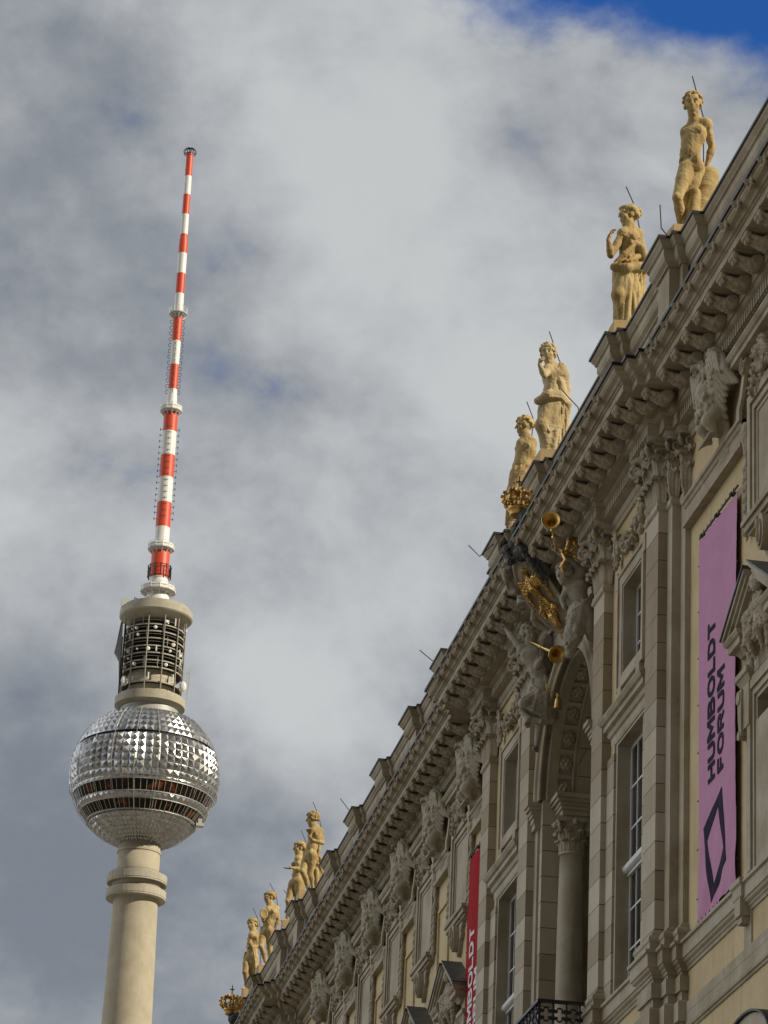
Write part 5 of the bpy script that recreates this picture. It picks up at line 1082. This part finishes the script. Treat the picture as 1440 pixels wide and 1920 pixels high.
angel('raised_trumpet_angel', 'upper stone angel with a ribboned arm lifting a trumpet beside the pilaster capital', (14.2, 63.3, 25.8), b2, w2, g2, (sA, 'curls'))
trumpet('raised_trumpet', 'gilded trumpet held aloft by the upper angel, seen bell first', (13.66, 63.14, 27.70), (13.20, 61.57, 27.72), None, .2)
S = SDF((13.5, 62.8, 27.0), (14.6, 63.4, 28.15), .014)
for p in ([(13.72, 63.08, 27.72), (13.86, 63.0, 27.62), (14.0, 63.06, 27.60), (14.14, 63.0, 27.52), (14.30, 63.06, 27.47), (14.38, 63.05, 27.36)], [(13.86, 63.0, 27.7), (13.90, 62.95, 27.88), (14.0, 62.98, 27.95), (14.06, 63.0, 27.82), (13.98, 63.0, 27.70)], [(13.98, 63.0, 27.70), (14.1, 62.96, 27.84), (14.2, 63.0, 27.78), (14.16, 63.02, 27.62)], [(13.78, 63.02, 27.62), (13.84, 62.95, 27.45), (13.76, 63.0, 27.3), (13.80, 63.0, 27.15)]): S.chain([V3(*q) for q in p], [.045] * (len(p) - 1) + [.02], .012)
S.lumps(.01, 60); single('gilded_ribbon', S.mesh('gilded_ribbon'), 'gild', 'gilded bow and ribbon wound around the arm of the upper angel', 'ribbon')
ts = MB(); ts.tube([(14.28, 66.7, 26.0), (14.31, 66.7, 25.85), (14.42, 66.7, 25.82), (14.52, 66.7, 25.82)], .022, 6); ts.lathe([(0, .16), (.04, .15), (.05, .1), (.035, .07), (.07, 0), (.10, -.2), (0, -.2)], 14, (14.55, 66.7, 25.66)); single('gilded_tassel', ts, 'gild', 'gilded cord and tassel hanging below the lower trumpet beside the arch', 'tassel')

# ------------------------------------------------------------------ lightning rods
def rod(label, pts, r=.014):
    single('lightning_rod', MB().tube(pts, r, 5), 'iron', label, 'lightning rod', group='lightning rods on the parapet')
for lb, Y, p in [('bent lightning rod behind the head of the nude youth at the top right', 57.9, [(15.18, 36.44), (15.27, 36.09), (15.42, 35.5), (15.45, 32.0)]), ('bent lightning rod behind the draped woman with the raised hand', 62.6, [(14.93, 36.27), (15.15, 35.77), (15.26, 35.2), (15.3, 32.)]),
    ('short upright lightning rod at the pier corner left of the nude youth', 56.9, [(14.27, 32.80), (14.30, 32.28), (14.5, 32.04)]), ('long bent lightning rod beside the wreathed pale figure', 69.6, [(14.77, 35.99), (15.01, 35.31), (15.25, 34.78), (15.29, 33.7), (15.3, 32.)]), ('slanting lightning rod crossing the hip of the wreathed pale figure', 67.6, [(14.68, 33.54), (15.07, 33.15), (15.2, 32.0)]),
    ('bent lightning rod behind the head of the bare chested profile figure', 74.1, [(15.19, 36.19), (15.38, 35.71), (15.34, 35.24), (15.4, 32.)]), ('slanting lightning rod on the pier left of the gilded crown', 73.2, [(13.66, 31.76), (13.94, 31.5), (14.3, 31.9)]), ('slanting lightning rod on the pier below the middle of the photo', 82.4, [(14.13, 32.36), (14.48, 32.10), (14.8, 32.04)]),
    ('slanting lightning rod on the pier right of the far statues', 97., [(14.32, 32.66), (14.61, 32.31), (14.9, 32.04)]), ('bent lightning rod behind the head of the cup bearing figure', 108., [(15.0, 35.96), (15.23, 35.48), (15.32, 35.12), (15.3, 32.)]), ('bent lightning rod behind the head of the reaching woman', 112., [(15.19, 36.14), (15.39, 35.70), (15.4, 32.)]), ('thin slanting rod across the legs of the reaching woman', 111.9, [(14.66, 33.86), (15.3, 33.2), (15.35, 32.)]),
    ('bent lightning rod behind the head of the tambourine figure', 118.1, [(14.93, 35.88), (15.21, 35.43), (15.27, 35.07), (15.3, 32.)]), ('bent lightning rod behind the head of the cloth carrying figure', 121.9, [(14.83, 35.93), (15.06, 35.46), (15.21, 35.05), (15.25, 32.)])]:
    rod(lb, [(x, Y, z) for x, z in p])

# ------------------------------------------------------------------ banners
GL = dict(H=(.86, [[(.1, 0), (.1, 1)], [(.76, 0), (.76, 1)], [(.1, .5), (.76, .5)]]), U=(.86, [[(.1, 1), (.1, .34), (.16, .18), (.3, .1), (.56, .1), (.7, .18), (.76, .34), (.76, 1)]]), M=(1.02, [[(.1, 0), (.1, .97), (.16, .97), (.51, .38), (.86, .97), (.92, .97), (.92, 0)]]),
    B=(.84, [[(.1, 0), (.1, 1)], [(.1, .9), (.5, .9), (.64, .83), (.68, .72), (.64, .6), (.5, .53), (.1, .53)], [(.1, .1), (.55, .1), (.7, .18), (.74, .31), (.7, .45), (.55, .53)]]), O=(.94, [[(.36, .1), (.2, .18), (.1, .36), (.1, .64), (.2, .82), (.36, .9), (.58, .9), (.74, .82), (.84, .64), (.84, .36), (.74, .18), (.58, .1), (.36, .1)]]),
    L=(.72, [[(.1, 1), (.1, .1), (.7, .1)]]), D=(.88, [[(.1, 0), (.1, 1)], [(.1, .9), (.45, .9), (.64, .82), (.76, .64), (.76, .36), (.64, .18), (.45, .1), (.1, .1)]]), T=(.76, [[(0, .9), (.76, .9)], [(.38, .9), (.38, 0)]]), F=(.7, [[(.1, 0), (.1, 1)], [(.1, .9), (.7, .9)], [(.1, .48), (.62, .48)]]),
    R=(.86, [[(.1, 0), (.1, 1)], [(.1, .9), (.54, .9), (.7, .83), (.74, .7), (.7, .56), (.54, .48), (.1, .48)], [(.46, .48), (.76, 0)]]))
def ribbon2d(pts, w):
    P = [Vector(p) for p in pts]; L, Rr = [], []
    closed = (P[0] - P[-1]).length < 1e-6
    for i in range(len(P)):
        ds = []
        if i > 0 or closed: ds.append((P[i] - P[i - 1 if i else -2]).normalized())
        if i < len(P) - 1 or closed: ds.append((P[(i + 1) if i < len(P) - 1 else 1] - P[i]).normalized())
        ns = [Vector((-d.y, d.x)) for d in ds]; n = ns[0] if len(ns) == 1 else (ns[0] + ns[1]) / max(.35, 1 + ns[0].dot(ns[1]))
        L.append(P[i] + n * w / 2); Rr.append(P[i] - n * w / 2)
    return L, Rr
def cloth_x(y, z, b):                            # gentle billow of a banner
    v = (z - b[2]) / (b[3] - b[2]); uu = (y - b[0]) / (b[1] - b[0])
    return b[4] - .05 * math.sin(math.pi * uu) * math.sin(math.pi * min(1, max(0, v))) - .012 * math.sin(9 * uu + 3 * v) - .03 * math.exp(-((v - .03) / .06) ** 2) * math.sin(7 * uu + 14 * v) - .02 * math.sin(3.5 * v + 5 * uu) - .02 * math.exp(-v * 9) * math.sin(22 * uu + 30 * v)
def text(words, ytop, ybase, z0, length, b, off=.012):
    """lettering reading upwards: letter tops at ytop, feet at ybase"""
    g = MB(); tot = sum(GL[c][0] for c in words) + .12 * (len(words) - 1); sc = length / tot; x = 0; hgt = ytop - ybase
    for c in words:
        wd, st = GL[c]
        for p in st:
            q = [(a, e) for a, e in p]; den = []
            for (a, e), (a2, e2) in zip(q, q[1:]):
                n = max(1, int(math.hypot(a2 - a, e2 - e) / .12)); den += [(a + (a2 - a) * k / n, e + (e2 - e) * k / n) for k in range(n)]
            den.append(q[-1]); L, Rr = ribbon2d(den, .225)
            f = lambda v: (lambda y, z: (cloth_x(y, z, b) - off, y, z))(ybase + v.y * hgt, z0 + (x + v.x) * sc)
            vs = [f(v) for v in L] + [f(v) for v in Rr]; n = len(L); g.add(vs, [(i, i + 1, n + i + 1, n + i) for i in range(n - 1)])
        x += wd + .12
    return g
def banner(name, label, b, m):
    o = thing(name, label, 'banner', (b[4], (b[0] + b[1]) / 2, b[2])); g = MB(); nu, nv = 28, 110; vs = []; fs = []
    for lay in (0, .006):
        for j in range(nv + 1):
            for i in range(nu + 1): y, z = b[0] + (b[1] - b[0]) * i / nu, b[2] + (b[3] - b[2]) * j / nv; e = .006 * math.sin(j * .9) * (i in (0, nu)); sg = .016 * abs(math.sin(math.pi * 9 * i / nu)); z -= sg * (j == nv); z += sg * (j == 0); vs.append((cloth_x(y, z, b) + lay, y + e, z))
    n = nu + 1; T = n * (nv + 1)
    for j in range(nv):
        for i in range(nu): a = j * n + i; fs += [(a, a + 1, a + n + 1, a + n), (T + a, T + a + n, T + a + n + 1, T + a + 1)]
    g.add(vs, fs); part('cloth', g, m, o, smooth=True)
    for z in (b[3] + .09, b[2] - .09): part('rod', MB().tube([(b[4] + .01, b[0] - .03, z), (b[4] + .01, b[1] + .03, z)], .02, 8), 'iron', o)
    for k in range(10):
        y = b[0] + (b[1] - b[0]) * (k + .5) / 10
        for z, zz in ((b[3] - .02, b[3] + .10), (b[2] + .02, b[2] - .10)): part('tie', MB().tube([(b[4] - .03, y, z), (b[4] - .03, y, zz)], .008, 5), 'iron', o)
        if k % 4 == 1:
            for z in (b[3] + .09, b[2] - .09): part('clamp', MB().box(b[4] - .02, XW, y - .05, y + .05, z - .03, z + .03), 'iron', o)
    for k in range(8):
        z = b[2] + (b[3] - b[2]) * (k + .5) / 8
        for y in (b[0], b[1]): part('tie', MB().tube([(b[4], y - .0, z), (b[4], y + (.07 if y == b[1] else -.07), z)], .012, 5), 'iron', o)
    return o
B1 = (52.74, 55.31, 17.60, 24.93, 14.70); bn = banner('pink_banner', 'tall pink banner with dark lettering and an open diamond outline beside the near window', B1, 'pink')
part('lettering', text('HUMBOLDT', 54.53, 54.07, 19.95, 3.04, B1), 'ink', bn); part('lettering', text('FORUM', 53.89, 53.45, 19.94, 1.95, B1), 'ink', bn)
ou = [(53.556, 19.623), (53.239, 18.19), (54.514, 17.763), (54.878, 19.236)]; inn = [(53.86, 19.371), (53.455, 18.474), (54.25, 18.018), (54.631, 18.934)]; g = MB()
for i in range(4):
    j = (i + 1) % 4; K = 14
    for k in range(K):
        t0, t1 = k / K, (k + 1) / K; L = lambda a, c, t: (a[0] + (c[0] - a[0]) * t, a[1] + (c[1] - a[1]) * t); q = [L(ou[i], ou[j], t0), L(ou[i], ou[j], t1), L(inn[i], inn[j], t1), L(inn[i], inn[j], t0)]
        g.add([(cloth_x(y, z, B1) - .012, y, z) for y, z in q], [(0, 1, 2, 3)])
part('diamond_emblem', g, 'ink', bn)
B2 = (74.95, 77.11, 17.60, 24.98, 14.68); bn = banner('red_banner', 'narrow looking red banner with pale lettering between far windows and the portal', B2, 'redc')
part('lettering', text('HUMBOLDT', 76.52, 76.02, 19.95, 3.12, B2), 'wprint', bn); part('lettering', text('FORUM', 75.85, 75.36, 19.95, 2.0, B2), 'wprint', bn)

# ------------------------------------------------------------------ television tower
TX, TY = 56.6055, 669.6117
tw = thing('television_tower', 'tall concrete television tower with a faceted steel sphere and red and white antenna mast', 'tower', (TX, TY, 0))
def tp(name, g, m, parent=None, smooth=False): return part(name, g, m, parent or tw, world=False, smooth=smooth)
def ring(r0, r1, z0, z1, n=72): return MB().lathe([(r0, z0), (r1, z0), (r1, z1), (r0, z1), (r0, z0)], n)
tp('shaft', MB().lathe([(16, 0), (12, 8), (9, 30), (7.2, 70), (6.1, 115), (5.15, 165), (4.72, 188), (4.5, 195), (4.45, 202), (0, 202)], 72), 'conc', smooth=True)
for z in (189.6, 192.9):
    q = tp('gallery', ring(4.4, 6.25, z, z + .5), 'pconc')
    g = ring(6.2, 6.32, z + .35, z + 1.85); tp('gallery_parapet', g, 'pconc', q)
    g = MB()
    for k in range(36): a = 2 * math.pi * k / 36; c, s_ = math.cos(a), math.sin(a); g.box(6.29 * c - .04, 6.29 * c + .04, 6.29 * s_ - .04, 6.29 * s_ + .04, z + .3, z + 1.9)
    tp('gallery_post', g, 'conc', q); tp('gallery_rail', MB().lathe([(5.6 + .03 * math.cos(t), z + 2.35 + .03 * math.sin(t)) for t in (0, 1.57, 3.14, 4.71, 6.28)], 60), 'dark', q)
tp('shaft_band', ring(4.4, 4.62, 199.6, 200.1), 'conc')
tp('gallery_core', ring(4.4, 5.2, 191.4, 192.88), 'conc')
sph = thing; SC, SR = 216.7, 15.6
def sp(ph, la, r=SR): return (r * math.cos(ph) * math.cos(la), r * math.cos(ph) * math.sin(la), SC + r * math.sin(ph))
NF = 60
def rows(bounds, bump):
    g = MB()
    for a, b in zip(bounds, bounds[1:]):
        a_, b_ = R(a), R(b)
        for k in range(NF):
            l0, l1 = 2 * math.pi * k / NF, 2 * math.pi * (k + 1) / NF; g.add([sp(a_, l0), sp(a_, l1), sp(b_, l1), sp(b_, l0), sp((a_ + b_) / 2 + rng.uniform(-.012, .012), (l0 + l1) / 2 + rng.uniform(-.012, .012), SR + bump * rng.uniform(.82, 1.12))], [(0, 1, 4), (1, 2, 4), (2, 3, 4), (3, 0, 4)])
    return g
o = tp('sphere', rows([19.6, 13.75, 7.9, 2.05, -3.8, -9.65, -15.5], .5), 'steel')
tp('upper_facets', rows([52, 46, 40, 34.2, 28.2, 22.0], .32), 'steel', o); tp('lower_facets', rows([-44.5, -49, -53.5, -58, -62.5, -67, -71.5, -76], .3), 'steel', o); tp('middle_facets', rows([-27.6, -33.2], .35), 'steel', o)
core = MB().lathe([(0, SC - SR * .97)] + [((SR - .28) * math.cos(p), SC + (SR - .28) * math.sin(p)) for p in [R(-75 + 130 * k / 40) for k in range(41)]] + [(0, SC + SR * .9)], 72); tp('sphere_core', core, 'dark', o, True)
def band(a, b, name):
    g = MB(); fr = MB()
    for k in range(NF + 10):
        n = NF + 10; l0, l1 = 2 * math.pi * k / n, 2 * math.pi * (k + 1) / n; j = rng.uniform(-.012, .012); g.add([sp(R(a), l0, SR - .1), sp(R(a), l1, SR - .1 + j), sp(R(b), l1, SR - .1 - j), sp(R(b), l0, SR - .1)], [(0, 1, 2, 3)])
        fr.tube([sp(R(a), l0, SR + .03), sp(R(b), l0, SR + .03)], .06, 5)
    for q in (a, b): fr.lathe([(SR * math.cos(R(q)) + .08 * math.cos(t), SC + SR * math.sin(R(q)) + .08 * math.sin(t)) for t in (0, 1.57, 3.14, 4.71, 6.28)], 72)
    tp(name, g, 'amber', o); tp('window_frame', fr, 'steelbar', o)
    for q in (a, b): tp('window_ledge', MB().lathe([(SR * math.cos(R(q)) - .3, SC + SR * math.sin(R(q)) - .07), (SR * math.cos(R(q)) + .12, SC + SR * math.sin(R(q)) - .07), (SR * math.cos(R(q)) + .12, SC + SR * math.sin(R(q)) + .07), (SR * math.cos(R(q)) - .3, SC + SR * math.sin(R(q)) + .07)], 72), 'steelbar', o)
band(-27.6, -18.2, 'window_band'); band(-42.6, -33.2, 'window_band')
tp('facet_strip', rows([-15.5, -18.1], .1), 'steel', o)
rb_ = MB()
for k in range(20):
    la = 2 * math.pi * (k + .25) / 20; rb_.tube([sp(R(p), la, SR + .38) for p in range(-76, 53, 6)], .06, 5)
tp('maintenance_rib', rb_, 'steelbar', o)
for ph, r in ((-15.5, .65), (-44.5, .6)):
    for dz in (0, .55): tp('rail_ring', MB().lathe([((SR + r) * math.cos(R(ph)) + .045 * math.cos(t), SC + SR * math.sin(R(ph)) + dz + .045 * math.sin(t)) for t in (0, 1.57, 3.14, 4.71, 6.28)], 72), 'steelbar', o)
    g = MB()
    for k in range(90): la = 2 * math.pi * k / 90; p = sp(R(ph), la, SR); g.tube([p, ((SR + r) * math.cos(R(ph)) * math.cos(la), (SR + r) * math.cos(R(ph)) * math.sin(la), p[2]), ((SR + r) * math.cos(R(ph)) * math.cos(la), (SR + r) * math.cos(R(ph)) * math.sin(la), p[2] + .55)], .03, 4)
    tp('rail_bracket', g, 'steelbar', o)
g = MB(); g.box(11.2, 12.8, -4.6, -3.0, SC - 11.0, SC - 10.4).box(11.6, 12.4, -4.4, -3.4, SC - 10.4, SC - 9.4).tube([(10.6, -4, SC - 10.4), (13.4, -4, SC - 6.6)], .12, 5); tp('maintenance_cradle', g, 'grey', o)
# shaft top, antenna cage
tp('collar', MB().lathe([(6.4, 228.2), (6.9, 228.2), (6.9, 229.6), (6.3, 231.2), (6.3, 232), (0, 232)], 64), 'steelbar', smooth=False)
tp('cage_base', MB().lathe([(4, 231.6), (6.6, 231.6), (7.55, 232.2), (7.6, 233.9), (7.3, 233.9), (7.3, 234.2), (5.0, 234.2)], 72), 'pconc')
tp('cage_core', MB().lathe([(4.2, 233), (4.2, 252)], 40), 'dark', smooth=True); tp('cage_core_drum', MB().lathe([(5.2, 234), (5.2, 239.5), (4.2, 240.5)], 48), 'conc', smooth=True)
zz = [236.2, 239.4, 241.0, 242.7, 244.3, 246.0, 247.6, 249.2]
for i, z in enumerate(zz):
    q = tp('cage_ring', ring(4.2, 6.3, z - .1, z + .08, 56), 'dark'); tp('cage_rim', ring(6.22, 6.45, z - .12, z + .14, 56), 'pconc', q); tp('cage_rail', MB().lathe([(6.4 + .04 * math.cos(t), z + .95 + .04 * math.sin(t)) for t in (0, 1.57, 3.14, 4.71, 6.28)], 56), 'steelbar', q)
g = MB()
for k in range(12): la = 2 * math.pi * (k + .4) / 12; g.tube([(6.75 * math.cos(la), 6.75 * math.sin(la), 233.8), (6.75 * math.cos(la), 6.75 * math.sin(la), 251.5)], .16, 6)
tp('cage_column', g, 'cage')
for k in range(46):
    la, z, q = rng.uniform(3.4, 6.1), rng.choice(zz) + .3, rng.random(); r = 6.5; c, s_ = math.cos(la), math.sin(la); g = MB()
    if q < .4: g.box(r * c - .14, r * c + .14, r * s_ - .12, r * s_ + .12, z, z + rng.uniform(.9, 2.2))
    elif q < .7: g.tube([(r * c, r * s_, z - .3), (r * c, r * s_, z + 2.)], .05, 5); g.tube([(r * c - .3, r * s_, z + .6), (r * c + .3, r * s_, z + .9)], .04, 5)
    else: m_ = rng.uniform(.25, .5); g.ell((r * c, r * s_ - .1, z + .5), (m_, .15, m_), 14, 8)
    tp('aerial' if q < .7 else 'small_dish', g, 'white' if q < .4 or q > .7 else 'grey')
for x in (-6.1, 6.5): tp('dish', MB().ell((x, -3.6, 236.6), (.75, .4, 1.15), 20, 12), 'white', smooth=True)
g = MB()
for k in range(5): g.tube([(6.8 + .9 * (k % 2), -1.5, 235.5 + 1.2 * k), (7.9, -1.4, 235.7 + 1.2 * k)], .06, 5)
g.tube([(7.7, -1.5, 233.5), (8.1, -1.5, 241.8)], .1, 5).tube([(6.9, -1.5, 236), (7.6, -1.5, 241)], .06, 5); tp('yagi_frame', g, 'grey')
tp('crane_mast', MB().prism([(-7.0, 234.5), (-7.5, 241.5), (-8.5, 243.2), (-7.7, 250.5), (-7.2, 250.5), (-7.1, 243), (-6.6, 241), (-6.5, 234.5)], lambda a, b: (a, -2.0, b), lambda a, b: (a, -1.3, b)), 'grey')
g = MB(); g.tube([(-8.6, -2.2, 243), (-7.4, -2.2, 250.6)], .06, 5).tube([(-6.9, -3.2, 236), (-6.7, -3.2, 249.5)], .22, 6).tube([(-7.1, -2.4, 234), (-7.1, -2.4, 247)], .12, 6); tp('crane_cable', g, 'dark')
tp('cage_roof', MB().lathe([(0, 251.2), (5.6, 251.2), (7.7, 252.3), (7.95, 252.6), (7.95, 253.9), (7.7, 253.95), (7.6, 253.9), (0, 254.1)], 72), 'pconc')
tp('roof_rim', ring(7.05, 7.18, 254.0, 254.9), 'pconc')
g = MB(); g.box(-7.8, -6.2, -1.5, .5, 254, 256.2).box(-5.6, -4.9, -2, -1, 254, 255.6); tp('roof_hut', g, 'grey'); g = MB()
for a, b in (((-5.2, 256), (-3.0, 255.2)), ((-3.0, 255.2), (-2.2, 256.4)), ((-2.2, 256.4), (-2.0, 254.6)), ((-5.2, 256), (-5.2, 254)), ((-4.2, 255.5), (-2.2, 256.4))): g.tube([(a[0], -3, a[1]), (b[0], -3, b[1])], .09, 5)
tp('roof_crane', g, 'dark')
# mast: bands of red and white
mast = [(254.2, 2.85), (256.5, 2.65), (262.1, 2.0), (268.1, 2.0), (269.5, 1.62), (301.7, 1.56), (303.6, 1.2), (307.4, .98), (325.3, 1.08), (331, 1.0), (344.6, 1.02), (345.6, .84), (367.2, .80)]
def mr(z):
    for (a, r), (b, q) in zip(mast, mast[1:]):
        if z <= b: return r + (q - r) * (z - a) / (b - a)
    return mast[-1][1]
bz = [254.2, 256.5, 262.1, 268.2, 274.0, 279.9, 285.9, 291.3, 297.0, 301.7, 307.4, 313.5, 319.3, 325.3, 331.2, 336.3, 341.4, 346.3, 351.4, 356.5, 361.3, 367.2]
cl = 'rwrwrwrwrwrwrwrwrwrwr'; cl = ['red', 'white', 'red', 'white', 'red', 'white', 'red', 'white', 'red', 'white', 'red', 'white', 'red', 'white', 'red', 'white', 'red', 'white', 'red', 'white', 'red']
for a, b, c in zip(bz, bz[1:], cl):
    zs = sorted({a, b, *[z for z, _ in mast if a < z < b]}); tp('mast_band', MB().lathe([(mr(z), z) for z in zs], 28), c, smooth=True)
for z, r in ((258.6, 3.9), (268.6, 2.95), (301.8, 2.5), (325.9, 2.1)):
    q = tp('mast_platform', MB().lathe([(mr(z) - .1, z - .25), (mr(z) + .5, z - .25), (r, z + .15), (r, z + .4), (mr(z) - .1, z + .4)], 12), 'grey')
    g = MB()
    for k in range(12): a = 2 * math.pi * k / 12; c, s_ = math.cos(a), math.sin(a); g.tube([(r * c * .97, r * s_ * .97, z + .3), (r * c * .97, r * s_ * .97, z + 1.7)], .06, 5); g.tube([(mr(z) * c, mr(z) * s_, z - .9), (r * c * .9, r * s_ * .9, z)], .09, 5)
    for h in (1.0, 1.7): g.lathe([(r * .97 + .05 * math.cos(t), z + h + .05 * math.sin(t)) for t in (0, 1.57, 3.14, 4.71, 6.28)], 24)
    tp('platform_rail', g, 'white', q)
    if r > 2.4: tp('rail_mesh', MB().lathe([(r * .975, z + .4), (r * .975, z + 1.35)], 12), 'white', q)
g = MB()
for k in range(12):
    a = 2 * math.pi * k / 12; c, s_ = math.cos(a), math.sin(a); g.tube([(2.5 * c, 2.5 * s_, 262.0), (2.5 * c, 2.5 * s_, 265)], .12, 5)
    for z in (262.3, 263.5, 264.7): g.tube([(1.9 * c, 1.9 * s_, z), (2.7 * c, 2.7 * s_, z)], .06, 4)
for z in (262.3, 264.8): g.lathe([(2.5 + .07 * math.cos(t), z + .07 * math.sin(t)) for t in (0, 1.57, 3.14, 4.71, 6.28)], 24)
tp('antenna_frame', g, 'iron')
def arc_ant():
    g = MB(); g.tube([(.95 + .0, 0, 0), (1.1, 0, 0)], .05, 4); g.tube([(1.28 + .38 * math.cos(t), 0, .48 * math.sin(t)) for t in [R(150 - 33 * k) for k in range(10)]], .06, 4); return g.mesh('hoop_antenna')
def tee():
    g = MB(); g.tube([(1.5, 0, 0), (2.1, 0, 0)], .05, 4); g.tube([(2.05, -.55, .0), (2.05, .55, .0)], .06, 4); g.tube([(2.1, 0, -.32), (2.1, 0, .32)], .06, 4); return g.mesh('dipole_antenna')
am, tm = arc_ant(), tee(); am.materials.append(M['iron']); tm.materials.append(M['iron'])
for k in range(16):
    for q in range(4):
        o2 = bpy.data.objects.new('dipole_antenna', tm); col.objects.link(o2); o2.parent = tw; o2.location = (0, 0, 276.2 + 1.43 * k); o2.rotation_euler = (0, 0, R(-8 + 90 * q))
for k in range(13):
    for q in range(4):
        o2 = bpy.data.objects.new('hoop_antenna', am); col.objects.link(o2); o2.parent = tw; o2.location = (0, 0, 306.8 + 1.45 * k); o2.rotation_euler = (0, 0, R(-8 + 90 * q))
g = MB()
for k in range(6): a = math.pi * k / 6; g.tube([(1.45 * math.cos(t) * math.cos(a), 1.45 * math.cos(t) * math.sin(a), 367.6 + 1.1 * math.sin(t)) for t in [R(-40 + 22 * j) for j in range(13)]], .07, 4)
for z, r in ((367.0, 1.2), (367.7, 1.46)): g.lathe([(r + .06 * math.cos(t), z + .06 * math.sin(t)) for t in (0, 1.57, 3.14, 4.71, 6.28)], 20)
g.tube([(0, 0, 367), (0, 0, 368.6)], .2, 6); tp('beacon_cage', g, 'iron')
